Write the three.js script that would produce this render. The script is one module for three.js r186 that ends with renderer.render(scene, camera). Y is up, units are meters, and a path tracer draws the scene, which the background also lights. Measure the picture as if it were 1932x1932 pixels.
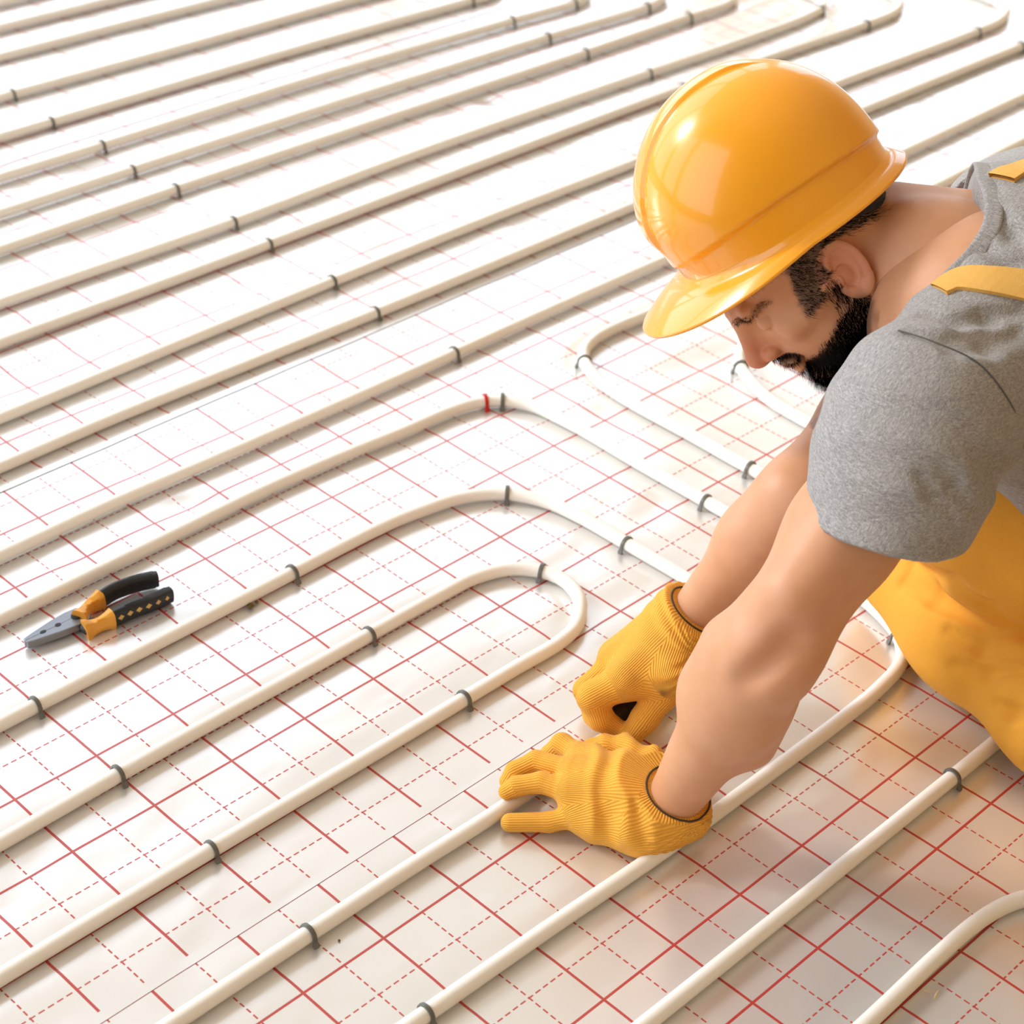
import * as THREE from 'three';
import { mergeGeometries, mergeVertices, toCreasedNormals } from 'three/addons/utils/BufferGeometryUtils.js';
import { RoundedBoxGeometry } from 'three/addons/geometries/RoundedBoxGeometry.js';

// ------------------------------------------------------------------ camera, sky, exposure
const scene = new THREE.Scene();
const camera = new THREE.PerspectiveCamera(29.0975, 1, 0.05, 60);
camera.position.set(...[-0.8489,1.4123,1.3509]);
camera.up.set(...[0.3752,0.82,-0.4322]);
camera.lookAt(...[0.3601,0.2724,0.2378]);
camera.focus = 2.0;
camera.userData.fStop = 7;
const renderer = new THREE.WebGLRenderer({ antialias: true });
renderer.toneMapping = THREE.LinearToneMapping;
renderer.toneMappingExposure = 0.455;
renderer.shadowMap.enabled = true;
const sun = new THREE.DirectionalLight(new THREE.Color(1, 0.99, 0.975), 6.8);   // hazy sun through the far windows
sun.position.set(-3.6, 5.3, -7.6); sun.target.position.set(0.6, 0, 0);
sun.castShadow = true; sun.shadow.radius = 24; sun.shadow.mapSize.set(2048, 2048);
Object.assign(sun.shadow.camera, { left: -6, right: 6, top: 6, bottom: -6, near: 0.5, far: 20 });
scene.add(sun, sun.target);
scene.background = new THREE.Color().setRGB(4.2, 4.65, 5.3);   // bright white overcast sky beyond the window openings

// ------------------------------------------------------------------ helpers
let seed = 7;
const rnd = () => { seed = (seed * 1664525 + 1013904223) >>> 0; return seed / 4294967296; };
const V = (a) => new THREE.Vector3(a[0], a[1], a[2]);
const clamp = (x, a, b) => Math.min(b, Math.max(a, x));
const mix = (a, b, t) => a + (b - a) * t;
const sstep = (a, b, x) => { const t = clamp((x - a) / (b - a), 0, 1); return t * t * (3 - 2 * t); };
const hash = (x, y, z) => { let h = (x * 374761393 + y * 668265263 + z * 2147483647) | 0; h = Math.imul(h ^ (h >>> 13), 1274126177); return ((h ^ (h >>> 16)) >>> 0) / 4294967296; };
function noise3(x, y, z) {
  const i = Math.floor(x), j = Math.floor(y), k = Math.floor(z);
  let u = x - i, v = y - j, w = z - k; u = u * u * (3 - 2 * u); v = v * v * (3 - 2 * v); w = w * w * (3 - 2 * w);
  const L = (a, b, t) => a + (b - a) * t;
  return L(L(L(hash(i, j, k), hash(i + 1, j, k), u), L(hash(i, j + 1, k), hash(i + 1, j + 1, k), u), v), L(L(hash(i, j, k + 1), hash(i + 1, j, k + 1), u), L(hash(i, j + 1, k + 1), hash(i + 1, j + 1, k + 1), u), v), w) * 2 - 1;
}
const fbm = (x, y, z, n = 3) => { let s = 0, a = 0.5; for (let i = 0; i < n; i++) { s += a * noise3(x, y, z); x = x * 2.03 + 7.1; y = y * 2.03 + 3.7; z = z * 2.03 + 1.3; a *= 0.5; } return s; };
function pnoise(x, y, px, py, s) {   // noise that repeats after px, py cells
  const m = (a, b) => ((a % b) + b) % b, i = Math.floor(x), j = Math.floor(y);
  let u = x - i, v = y - j; u = u * u * (3 - 2 * u); v = v * v * (3 - 2 * v);
  const h = (a, b) => hash(m(a, px), m(b, py), s);
  return mix(mix(h(i, j), h(i + 1, j), u), mix(h(i, j + 1), h(i + 1, j + 1), u), v);
}
const counts = {};
const numbered = (n) => { const c = counts[n] = (counts[n] ?? -1) + 1; return c ? n + '_' + String(c).padStart(3, '0') : n; };
function tag(o, label, category, group) { if (label) o.userData.label = label; if (category) o.userData.category = category; if (group) o.userData.group = group; return o; }
function shade(m) { m.castShadow = true; m.receiveShadow = true; return m; }
function mesh(name, geo, mat, parent = scene) { const m = shade(new THREE.Mesh(geo, mat)); m.name = parent === scene ? numbered(name) : name; parent.add(m); return m; }
function thing(name, label, category, pos = [0, 0, 0], group) { const g = new THREE.Group(); g.name = numbered(name); g.position.set(...pos); scene.add(g); return tag(g, label, category, group); }
function struct(name, geo, mat) { const m = mesh(name, geo, mat); m.userData.kind = 'structure'; return m; }
function dataTex(n, fn, srgb = false) {
  const d = new Uint8Array(n * n * 4);
  for (let y = 0; y < n; y++) for (let x = 0; x < n; x++) { const c = fn(x / n, y / n), o = (y * n + x) * 4; for (let k = 0; k < 3; k++) d[o + k] = clamp(Array.isArray(c) ? c[k] : c, 0, 1) * 255; d[o + 3] = 255; }
  const t = new THREE.DataTexture(d, n, n); t.wrapS = t.wrapT = THREE.RepeatWrapping; t.magFilter = THREE.LinearFilter; t.minFilter = THREE.LinearMipmapLinearFilter; t.generateMipmaps = true;
  if (srgb) t.colorSpace = THREE.SRGBColorSpace; t.needsUpdate = true; return t;
}
const rep = (t, u, v) => { const c = t.clone(); c.repeat.set(u, v); c.needsUpdate = true; return c; };
const std = (o) => new THREE.MeshPhysicalMaterial(o);
const box = (x0, x1, y0, y1, z0, z1) => { const g = new THREE.BoxGeometry(x1 - x0, y1 - y0, z1 - z0); g.translate((x0 + x1) / 2, (y0 + y1) / 2, (z0 + z1) / 2); return g; };

// signed distance fields: tapered capsules [a, ra, b, rb, flattenAxis?, flattenScale?]
const cap = (a, ra, b, rb, n, s) => ({ a, ra, b, rb, n: n && V(n).normalize().toArray(), s: s ?? 1, d: [b[0] - a[0], b[1] - a[1], b[2] - a[2]], l: Math.max(1e-9, (b[0] - a[0]) ** 2 + (b[1] - a[1]) ** 2 + (b[2] - a[2]) ** 2) });
function dcap(c, x, y, z) {
  const px = x - c.a[0], py = y - c.a[1], pz = z - c.a[2];
  const t = clamp((px * c.d[0] + py * c.d[1] + pz * c.d[2]) / c.l, 0, 1);
  let qx = px - c.d[0] * t, qy = py - c.d[1] * t, qz = pz - c.d[2] * t;
  if (c.n) { const k = (qx * c.n[0] + qy * c.n[1] + qz * c.n[2]) * (1 / c.s - 1); qx += c.n[0] * k; qy += c.n[1] * k; qz += c.n[2] * k; return (Math.sqrt(qx * qx + qy * qy + qz * qz) - mix(c.ra, c.rb, t)) * Math.min(1, c.s); }
  return Math.sqrt(qx * qx + qy * qy + qz * qz) - mix(c.ra, c.rb, t);
}
const smin = (a, b, k) => { const h = Math.max(k - Math.abs(a - b), 0) / k; return Math.min(a, b) - h * h * k * 0.25; };
const smax = (a, b, k) => -smin(-a, -b, k);
const union = (list, k) => (x, y, z) => { let d = 1e3; for (const c of list) d = smin(d, dcap(c, x, y, z), c.k ?? k); return d; };
const chain = (pts, n, s) => pts.slice(1).map((p, i) => cap(pts[i][0], pts[i][1], p[0], p[1], n, s));
// surface nets over a box, skipping blocks far from the surface
function skin(sdf, lo, hi, cell) {
  const B = 6, nx = Math.ceil((hi[0] - lo[0]) / cell / B) * B + 1, ny = Math.ceil((hi[1] - lo[1]) / cell / B) * B + 1, nz = Math.ceil((hi[2] - lo[2]) / cell / B) * B + 1;
  const f = new Float32Array(nx * ny * nz).fill(1), id = (i, j, k) => (k * ny + j) * nx + i, reach = cell * (B * 0.87 + 2) * 1.5, near = [];
  for (let k = 0; k < nz - 1; k += B) for (let j = 0; j < ny - 1; j += B) for (let i = 0; i < nx - 1; i += B) {
    const d = sdf(lo[0] + (i + B / 2) * cell, lo[1] + (j + B / 2) * cell, lo[2] + (k + B / 2) * cell), far = Math.abs(d) > reach;
    if (!far) near.push([i, j, k]);
    for (let c = k; c <= k + B; c++) for (let b = j; b <= j + B; b++) for (let a = i; a <= i + B; a++) if (far) { if (f[id(a, b, c)] === 1) f[id(a, b, c)] = d; }
  }
  for (const [i, j, k] of near) for (let c = k; c <= k + B; c++) for (let b = j; b <= j + B; b++) for (let a = i; a <= i + B; a++) f[id(a, b, c)] = sdf(lo[0] + a * cell, lo[1] + b * cell, lo[2] + c * cell);
  const at = new Int32Array(nx * ny * nz).fill(-1), pos = [], idx = [];
  for (const [i0, j0, k0] of near) for (let k = k0; k < k0 + B; k++) for (let j = j0; j < j0 + B; j++) for (let i = i0; i < i0 + B; i++) {
    let n = 0, sx = 0, sy = 0, sz = 0;
    const e = (i1, j1, k1, i2, j2, k2) => { const a = f[id(i1, j1, k1)], b = f[id(i2, j2, k2)]; if ((a < 0) !== (b < 0)) { const t = a / (a - b); sx += i1 + (i2 - i1) * t; sy += j1 + (j2 - j1) * t; sz += k1 + (k2 - k1) * t; n++; } };
    for (let p = 0; p < 2; p++) for (let q = 0; q < 2; q++) { e(i, j + p, k + q, i + 1, j + p, k + q); e(i + p, j, k + q, i + p, j + 1, k + q); e(i + p, j + q, k, i + p, j + q, k + 1); }
    if (n) { at[id(i, j, k)] = pos.length / 3; pos.push(lo[0] + sx / n * cell, lo[1] + sy / n * cell, lo[2] + sz / n * cell); }
  }
  for (const [i0, j0, k0] of near) for (let k = k0; k < k0 + B; k++) for (let j = j0; j < j0 + B; j++) for (let i = i0; i < i0 + B; i++) {
    const q = (a, b, c, d, flip) => { if (a < 0 || b < 0 || c < 0 || d < 0) return; flip ? idx.push(a, b, c, a, c, d) : idx.push(a, c, b, a, d, c); };
    const s = f[id(i, j, k)] < 0;
    if (j > 0 && k > 0 && s !== f[id(i + 1, j, k)] < 0) q(at[id(i, j - 1, k - 1)], at[id(i, j, k - 1)], at[id(i, j, k)], at[id(i, j - 1, k)], s);
    if (i > 0 && k > 0 && s !== f[id(i, j + 1, k)] < 0) q(at[id(i - 1, j, k - 1)], at[id(i - 1, j, k)], at[id(i, j, k)], at[id(i, j, k - 1)], s);
    if (i > 0 && j > 0 && s !== f[id(i, j, k + 1)] < 0) q(at[id(i - 1, j - 1, k)], at[id(i, j - 1, k)], at[id(i, j, k)], at[id(i - 1, j, k)], s);
  }
  const g = new THREE.BufferGeometry(), P = new Float32Array(pos), N = new Float32Array(pos.length), h = cell * 0.6;
  for (let i = 0; i < P.length; i += 3) {
    const x = P[i], y = P[i + 1], z = P[i + 2];
    const a = sdf(x + h, y, z) - sdf(x - h, y, z), b = sdf(x, y + h, z) - sdf(x, y - h, z), c = sdf(x, y, z + h) - sdf(x, y, z - h), l = Math.hypot(a, b, c) || 1;
    N[i] = a / l; N[i + 1] = b / l; N[i + 2] = c / l;
  }
  g.setAttribute('position', new THREE.BufferAttribute(P, 3)); g.setAttribute('normal', new THREE.BufferAttribute(N, 3)); g.setIndex(idx);
  return g;
}
function tint(g, fn) { const p = g.attributes.position, c = new Float32Array(p.count * 3); for (let i = 0; i < p.count; i++) { const k = fn(p.getX(i), p.getY(i), p.getZ(i)); c[i * 3] = k[0]; c[i * 3 + 1] = k[1]; c[i * 3 + 2] = k[2]; } g.setAttribute('color', new THREE.BufferAttribute(c, 3)); return g; }
function boxUV(g) {   // uv in metres, each triangle from the side it faces
  g = g.toNonIndexed(); const p = g.attributes.position, n = g.attributes.normal, uv = new Float32Array(p.count * 2);
  for (let i = 0; i < p.count; i += 3) {
    const a = Math.abs(n.getX(i) + n.getX(i + 1) + n.getX(i + 2)), b = Math.abs(n.getY(i) + n.getY(i + 1) + n.getY(i + 2)), c = Math.abs(n.getZ(i) + n.getZ(i + 1) + n.getZ(i + 2));
    for (let j = i; j < i + 3; j++) { const [u, v] = a > b && a > c ? [p.getZ(j), p.getY(j)] : b > c ? [p.getX(j), p.getZ(j)] : [p.getX(j), p.getY(j)]; uv[j * 2] = u; uv[j * 2 + 1] = v; }
  }
  g.setAttribute('uv', new THREE.BufferAttribute(uv, 2)); return g;
}
function boneUV(g, bones) {   // u round the nearest bone, v along it, in metres
  g = g.toNonIndexed(); const p = g.attributes.position, uv = new Float32Array(p.count * 2), T = new THREE.Vector3();
  const fr = bones.map((c) => { const t = V(c.d).normalize(), s = new THREE.Vector3().crossVectors(t, Math.abs(t.y) > 0.8 ? new THREE.Vector3(1, 0, 0) : new THREE.Vector3(0, 1, 0)).normalize(); return { t, s, b: new THREE.Vector3().crossVectors(t, s), a: V(c.a) }; });
  for (let i = 0; i < p.count; i += 3) {
    T.set(0, 0, 0); for (let j = i; j < i + 3; j++) T.add(new THREE.Vector3().fromBufferAttribute(p, j)); T.multiplyScalar(1 / 3);
    let best = 0, bd = 1e9; bones.forEach((c, k) => { const d = dcap(c, T.x, T.y, T.z); if (d < bd) { bd = d; best = k; } });
    const F = fr[best], r = (bones[best].ra + bones[best].rb) / 2, q0 = T.clone().sub(F.a), a0 = Math.atan2(q0.dot(F.b), q0.dot(F.s));
    for (let j = i; j < i + 3; j++) { const q = new THREE.Vector3().fromBufferAttribute(p, j).sub(F.a); let a = Math.atan2(q.dot(F.b), q.dot(F.s)); a += Math.round((a0 - a) / (2 * Math.PI)) * 2 * Math.PI; uv[j * 2] = a * r; uv[j * 2 + 1] = q.dot(F.t); }
  }
  g.setAttribute('uv', new THREE.BufferAttribute(uv, 2)); return g;
}

// ------------------------------------------------------------------ materials
const CELL = 0.05;                                            // half a printed square
const crinkle = dataTex(512, (u, v) => {                     // soft folds of the film, 0.8 m a side
  let h = 0;
  for (const [n, a, q] of [[4, 0.55, 1], [9, 0.28, 2], [19, 0.10, 3]]) { const w = 0.35 * pnoise(u * n, v * n, n, n, q + 20), r = pnoise(u * n + w, v * n * 2 + w, n, n * 2, q); h += a * (1 - (2 * r - 1) ** 2); }
  return h;
});
// printed grid: 10 cm squares with dashed halves
const printed = (kind) => {
  const n = 640, px = n / 100;                                // pixels per millimetre
  return dataTex(n, (u, v) => {
    const x = u * 100, y = v * 100;                           // millimetres, solid lines at 0, dashed at 50
    const sol = (t) => Math.min(t, 100 - t) < 1.55, mid = (t) => Math.abs(t - 50) < 0.85, dash = (t) => ((t + 1.5) % 10) < 6.6;
    const line = sol(x) || sol(y) || (mid(x) && dash(y)) || (mid(y) && dash(x));
    if (kind === 'color') { return line ? [0.72, 0.21, 0.19] : [0.915, 0.912, 0.905]; }
    return line ? [0, 0.5, 0] : [0, 0.28, FOIL_METAL];
  }, kind === 'color');
};
const FOIL_METAL = 0.5;
const gridColor = printed('color'), gridProps = printed('props');
const foilMat = (offU, offV, s = 1) => {
  const set = (t) => { const c = rep(t, 10, 10 * s); c.offset.set(offU, offV); return c; };
  return std({ map: set(gridColor), roughnessMap: set(gridProps), metalnessMap: set(gridProps), roughness: 1, metalness: 1, bumpMap: rep(crinkle, 1.25, 1.25), bumpScale: 0.002, clearcoat: 1, clearcoatRoughness: 0.16 });
};
const plainFoil = std({ color: new THREE.Color().setRGB(0.815, 0.81, 0.795), roughness: 0.28, metalness: FOIL_METAL, bumpMap: rep(crinkle, 1.25, 1.25), bumpScale: 0.002, clearcoat: 1, clearcoatRoughness: 0.16 });
const pipeMat = std({ color: new THREE.Color().setRGB(0.92, 0.89, 0.815), roughness: 0.3 });
const clipMat = std({ color: 0x6c6c66, roughness: 0.4, metalness: 0.3 });
const redClipMat = std({ color: 0xc01c18, roughness: 0.4 });
const concrete = std({ color: 0x9b958c, roughness: 0.9 });
const plaster = std({ color: new THREE.Color().setRGB(0.80, 0.57, 0.31), roughness: 0.95 });  // unseen walls, tinted warm to bounce tan fill into the shadows
const ceilingMat = std({ color: new THREE.Color().setRGB(0.78, 0.71, 0.58), roughness: 0.95 });  // unseen ceiling, warmed to add to the bounced fill

// ------------------------------------------------------------------ the room shell: an unseen tall unfinished hall with open window bays, shaped for the light
const RX0 = -2.3, RX1 = 6.6, RZ0 = -4.2, RZ1 = 4.4, RH = 5.4, T = 0.25;
struct('floor', box(RX0 - T, RX1 + T, -0.2, -0.012, RZ0 - T, RZ1 + T), concrete);
struct('ceiling', box(RX0 - T, RX1 + T, RH, RH + 0.2, RZ0 - T, RZ1 + T), ceilingMat);
struct('wall_near', box(RX0 - T, RX1 + T, -0.012, RH, RZ1, RZ1 + T), plaster);
{ // window wall: sill, lintel and piers round five tall openings
  const g = [box(RX0 - T, RX1 + T, -0.012, 0.15, RZ0 - T, RZ0), box(RX0 - T, RX1 + T, 5.2, RH, RZ0 - T, RZ0)];
  const w = (RX1 - RX0) / 4; for (let i = 0; i <= 4; i++) { const x = RX0 + i * w; g.push(box(x - 0.07, x + 0.07, 0.15, 5.2, RZ0 - T, RZ0)); }
  struct('wall_far', mergeGeometries(g), plaster);
}
{  // unseen wall, brought close and opened to key the worker from the left
  const g = [box(RX0 - T, RX0, -0.012, 0.3, RZ0, RZ1), box(RX0 - T, RX0, 4.0, RH, RZ0, RZ1), box(RX0 - T, RX0, 0.3, 4.0, 0.9, RZ1), box(RX0 - T, RX0, 0.3, 4.0, -1.75, -1.5), box(RX0 - T, RX0, 0.3, 4.0, RZ0, RZ0 + 0.2)];
  struct('wall_left', mergeGeometries(g), plaster);
}
{
  const g = [box(RX1, RX1 + T, -0.012, 0.3, RZ0, RZ1), box(RX1, RX1 + T, 4.0, RH, RZ0, RZ1), box(RX1, RX1 + T, 0.3, 4.0, -2.2, RZ1), box(RX1, RX1 + T, 0.3, 4.0, RZ0, RZ0 + 0.2)];
  struct('wall_right', mergeGeometries(g), plaster);
}

// ------------------------------------------------------------------ heating pipes: paths in half squares (a along the rows, b towards the viewer)
const PR = 0.0085;
const PIPES = [
  ['white heating pipe making the closed hairpin bend left of the gloves', [[-9, 1.05], [-3, 1.0], [1, 0.92], [5, 0.92], [9, 0.9], [10.2, 0.95], [11.1, 1.28], [11.62, 1.95], [11.7, 2.5], [11.5, 3.1], [11.1, 3.52], [10.6, 3.85], [9.9, 3.99], [8.4, 3.97], [5, 3.97], [0, 3.93], [-8, 3.95]]],
  ['white heating pipe gripped by the gloved hands, curving above the hairpin bend', [[-9, -1.97], [-1, -2.0], [2, -2.02], [6, -2.03], [10, -2.05], [11.2, -1.92], [12.3, -1.68], [13.2, -1.12], [13.75, -0.2], [13.93, 0.9], [13.96, 2.3], [13.98, 4.2], [13.9, 5.2], [13.5, 6.2], [12.7, 6.85], [11.7, 7.02], [9.7, 7.03], [8, 6.95], [4.7, 6.98], [2.2, 6.93], [-8, 6.93]]],
  ['white heating pipe with a red clip on its far corner', [[-6, -5.0], [1, -5.05], [5.6, -5.12], [8.9, -5.17], [11.3, -5.07], [13.3, -4.92], [15, -4.83], [15.9, -4.62], [16.4, -4.25], [16.8, -3.6], [16.9, -2.7], [16.94, -1.8], [16.88, 0.2], [16.87, 2.2], [16.8, 6], [16.4, 8.3], [15.9, 9.25], [15.2, 9.72], [14.1, 9.92], [12.8, 9.99], [9.6, 10.02], [6.7, 10.02], [3, 9.9], [-6, 9.75]]],
  ['white heating pipe with a tight corner below the helmet peak', [[48, -4.75], [42, -4.65], [37, -4.5], [30, -4.75], [22.7, -4.97], [21.8, -5.03], [20.8, -4.97], [20.1, -4.72], [19.7, -4.37], [19.45, -4.0], [19.1, -3.0], [18.98, -1.85], [18.97, 0.2], [18.92, 2.2], [18.9, 9], [18.6, 11.2], [17.9, 12.3], [17, 12.7], [14.7, 12.73], [8.3, 12.75], [3.6, 12.74], [-3, 12.7]]],
  ['white heating pipe turning its corner behind the face', [[48, -2.4], [40, -2.3], [30, -2.2], [25, -2.1], [23.8, -1.9], [22.9, -1.3], [22.35, -0.4], [22.05, 0.4], [21.92, 1.4], [21.9, 4], [21.9, 20]]],
  ['white heating pipe bending away at the lower right edge', [[-1, 15.55], [6.2, 15.5], [8.4, 15.45], [9.7, 15.47], [10.6, 15.62], [11.3, 15.95], [12.0, 16.6], [12.5, 17.6], [12.6, 19], [12.6, 24]]],
  ['white heating pipe in the first straight row behind the corner bends', [[-4, -7.1], [2.3, -7.1], [5.5, -7.15], [9.1, -7.06], [16, -6.98], [21, -6.96], [30, -6.85], [38.5, -6.82], [46.4, -6.92], [56, -7]]],
  ['white heating pipe running behind the middle of the helmet, second straight row', [[-2, -10.35], [4.4, -10.3], [7.8, -10.34], [12.3, -10.24], [18.3, -10.1], [27.7, -10.03], [40.9, -9.93], [50.4, -9.78], [60, -9.7]]],
  ['white heating pipe looping back near the upper right corner', [[0, -12.25], [5.7, -12.25], [13.4, -12.34], [23.9, -12.35], [29.2, -12.24], [42, -12.02], [50, -11.78], [52.3, -11.85], [53.5, -12.3], [54.1, -13.1], [54.2, -14.2], [54.2, -40]]],
  ['white heating pipe passing behind the helmet top', [[2, -15.55], [7.9, -15.53], [14.6, -15.42], [26, -15.43], [36.8, -15.38], [42.7, -15.2], [47.3, -15.02], [49.6, -15.1], [50.7, -15.6], [51.2, -16.4], [51.3, -18], [51.3, -40]]],
  ['white heating pipe in the row just above the helmet', [[4, -17.5], [9.2, -17.45], [17.4, -17.25], [25.3, -17.35], [36.9, -17.12], [42, -16.98], [46.6, -17.05], [47.9, -17.4], [48.4, -18.2], [48.5, -20], [48.5, -40]]],
  ['white heating pipe leaving just right of the middle of the top edge', [[5, -20.25], [11, -20.2], [17.4, -20.2], [25.7, -20.1], [36.3, -19.93], [42.4, -19.92], [44.800000000000004, -19.9], [45.800000000000004, -20.299999999999997], [46.2, -21.299999999999997], [46.2, -40]]],
  ['white heating pipe meeting the top edge second to the left of the helmet', [[6, -22.3], [12.3, -22.24], [25.1, -22.15], [36.3, -21.9], [42.5, -21.75], [43.5, -22.15], [43.9, -23.15], [43.9, -40]]],
  ['white heating pipe meeting the top edge third to the left of the helmet', [[8, -24.5], [17.4, -24.35], [27, -24.32], [36.4, -23.95], [40.2, -23.82], [41.2, -24.22], [41.6, -25.22], [41.6, -40]]],
  ['white heating pipe meeting the top edge just left of its middle', [[9, -27.1], [17.3, -26.96], [29.1, -26.78], [36.5, -26.5], [37.800000000000004, -26.45], [38.800000000000004, -26.849999999999998], [39.2, -27.849999999999998], [39.2, -40]]],
  ['white heating pipe in the fourth row from the far corner', [[11, -29.9], [17.7, -29.72], [25.3, -29.5], [32.8, -29.4], [35.4, -29.3], [36.4, -29.7], [36.8, -30.7], [36.8, -40]]],
  ['white heating pipe in the third row from the far left corner', [[13, -33], [19.2, -32.8], [25, -32.62], [29, -32.45], [33.0, -32.3], [34.0, -32.699999999999996], [34.4, -33.699999999999996], [34.4, -40]]],
  ['white heating pipe in the second row from the far left corner', [[15, -35.3], [20.8, -35.15], [25.4, -35], [30.6, -34.9], [31.6, -35.3], [32, -36.3], [32, -40]]],
  ['white heating pipe barely showing in the extreme upper left corner', [[15, -37.6], [21.7, -37.35], [25, -37.2], [28.200000000000003, -37.1], [29.200000000000003, -37.5], [29.6, -38.5], [29.6, -39.5]]],
];
const pipePts = [];                                           // samples for flattening the film under the pipes
for (const [label, path] of PIPES) {
  const c = new THREE.CatmullRomCurve3(path.map(([a, b]) => new THREE.Vector3(a * CELL, 0, b * CELL)), false, 'centripetal');
  const len = c.getLength(), n = Math.round(len / 0.012), o = c.getPointAt(0);
  const g = thing('heating_pipe', label, 'pipe', [o.x, PR, o.z]);
  const cc = new THREE.CatmullRomCurve3(c.getSpacedPoints(n).map((p) => { pipePts.push([p.x, p.z]); return p.sub(o); }), false, 'catmullrom');
  const t = new THREE.TubeGeometry(cc, n, PR, 14, false);

  const m = shade(new THREE.Mesh(t, pipeMat)); m.name = g.name; m.position.copy(g.position); m.userData = g.userData; scene.remove(g); scene.add(m);   // one plain mesh: a pipe has no parts
}
const cells = new Map(), key = (x, z) => Math.floor(x / 0.03) + ',' + Math.floor(z / 0.03);
for (const p of pipePts) { const k = key(...p); cells.has(k) ? cells.get(k).push(p) : cells.set(k, [p]); }
function pipeDistance(x, z) {
  let d = 0.03; const i = Math.floor(x / 0.03), j = Math.floor(z / 0.03);
  for (let a = -1; a <= 1; a++) for (let b = -1; b <= 1; b++) for (const p of cells.get((i + a) + ',' + (j + b)) ?? []) d = Math.min(d, Math.hypot(x - p[0], z - p[1]));
  return d;
}

// ------------------------------------------------------------------ printed film sheets, one overlapping the next
function filmHeight(x, z) {
  const near = sstep(0.009, 0.03, pipeDistance(x, z));
  const far = sstep(0.5, -0.9, z);
  let h = 0.0011 * fbm(x * 4, 0, z * 9, 3) + (0.0006 + 0.0022 * far) * (1 - 5 * fbm(x * 5 + 2 * fbm(x * 3, 5, z * 3, 2), 9, z * 10, 2) ** 2);
  return clamp(h, -0.004, 0.005) * near - 0.0003 * (1 - near);
}
function film(name, label, x0, x1, z0, z1, mat, lift, lapSide) {
  const st = 0.0085, nx = Math.round((x1 - x0) / st), nz = Math.max(1, Math.round((z1 - z0) / st)), g = new THREE.PlaneGeometry(x1 - x0, z1 - z0, nx, nz);
  g.rotateX(-Math.PI / 2); g.translate((x0 + x1) / 2, 0, (z0 + z1) / 2);
  const p = g.attributes.position, uv = g.attributes.uv;
  for (let i = 0; i < p.count; i++) { const x = p.getX(i), z = p.getZ(i); p.setY(i, filmHeight(x, z) + lift(z)); uv.setXY(i, x, z); }
  g.computeVertexNormals();
  return [name, label, g, mat];
}
const S1 = 0.2965, S2 = -0.487, S3 = -1.285;
const FX0 = -1.6, FX1 = 4.4;
{
  const sheets = [
    ['silver film sheet with a red grid, nearest one, under the lower right pipes', S1 - 0.03, 1.35, foilMat(0.5, -0.046, 1.031), () => -0.0009],
    ['silver film sheet with a red grid, middle one, under the hairpin bend and pliers', S2 - 0.03, S1 - 0.012, foilMat(0, 0), (z) => mix(-0.0014, -0.0004, sstep(S2, S1, z))],
    ['silver film sheet with a pale red grid, behind the helmet rows', S3 - 0.03, S2, foilMat(0.35, 0.675), (z) => mix(-0.0014, -0.0004, sstep(S3, S2, z))],
    ['silver film sheet washed out by window light, farthest one', -2.1, S3, foilMat(0.3, 0.4), () => -0.0005],
  ];
  for (const [label, z0, z1, mat, lift] of sheets) {
    const [n, l, g, m] = film('film_sheet', label, FX0, FX1, z0, z1, mat, lift);
    const o = mesh(n, g, m); tag(o, l, 'film sheet');
    if (z1 < 1) { const [, , e] = film('', '', FX0, FX1, z1, z1 + 0.012, plainFoil, lift); const s = mesh('edge_strip', e, plainFoil, o); tag(s, 'unprinted edge'); }
  }
}

// ------------------------------------------------------------------ clips stapled over the pipes
function sweep(pts, section, n, m = 12, caps = true, up = new THREE.Vector3(0, 1, 0)) {   // section(t) = [half width, half height, exponent]
  const c = new THREE.CatmullRomCurve3(pts.map(V), false, 'centripetal'), pos = [], uv = [], idx = [];
  const len = c.getLength();
  for (let i = 0; i <= n; i++) {
    const t = i / n, p = c.getPointAt(t), d = c.getTangentAt(t), s = new THREE.Vector3().crossVectors(d, up).normalize(), u = new THREE.Vector3().crossVectors(s, d), [w, h, e = 2] = section(t);
    for (let j = 0; j < m; j++) { const a = j / m * Math.PI * 2, ca = Math.cos(a), sa = Math.sin(a), x = Math.sign(ca) * Math.abs(ca) ** (2 / e) * w, y = Math.sign(sa) * Math.abs(sa) ** (2 / e) * h; pos.push(p.x + s.x * x + u.x * y, p.y + s.y * x + u.y * y, p.z + s.z * x + u.z * y); uv.push(a * w, t * len); }
  }
  for (let i = 0; i < n; i++) for (let j = 0; j < m; j++) { const a = i * m + j, b = i * m + (j + 1) % m; idx.push(a, b, a + m, b, b + m, a + m); }
  if (caps) for (const i of [0, n]) { const k = pos.length / 3; let x = 0, y = 0, z = 0; for (let j = 0; j < m; j++) { x += pos[(i * m + j) * 3]; y += pos[(i * m + j) * 3 + 1]; z += pos[(i * m + j) * 3 + 2]; } pos.push(x / m, y / m, z / m); uv.push(0, 0); for (let j = 0; j < m; j++) i ? idx.push(k, i * m + j, i * m + (j + 1) % m) : idx.push(k, (j + 1) % m, j); }
  const g = new THREE.BufferGeometry(); g.setAttribute('position', new THREE.Float32BufferAttribute(pos, 3)); g.setAttribute('uv', new THREE.Float32BufferAttribute(uv, 2)); g.setIndex(idx);
  return caps ? toCreasedNormals(g, 0.9) : (g.computeVertexNormals(), g);
}
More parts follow.
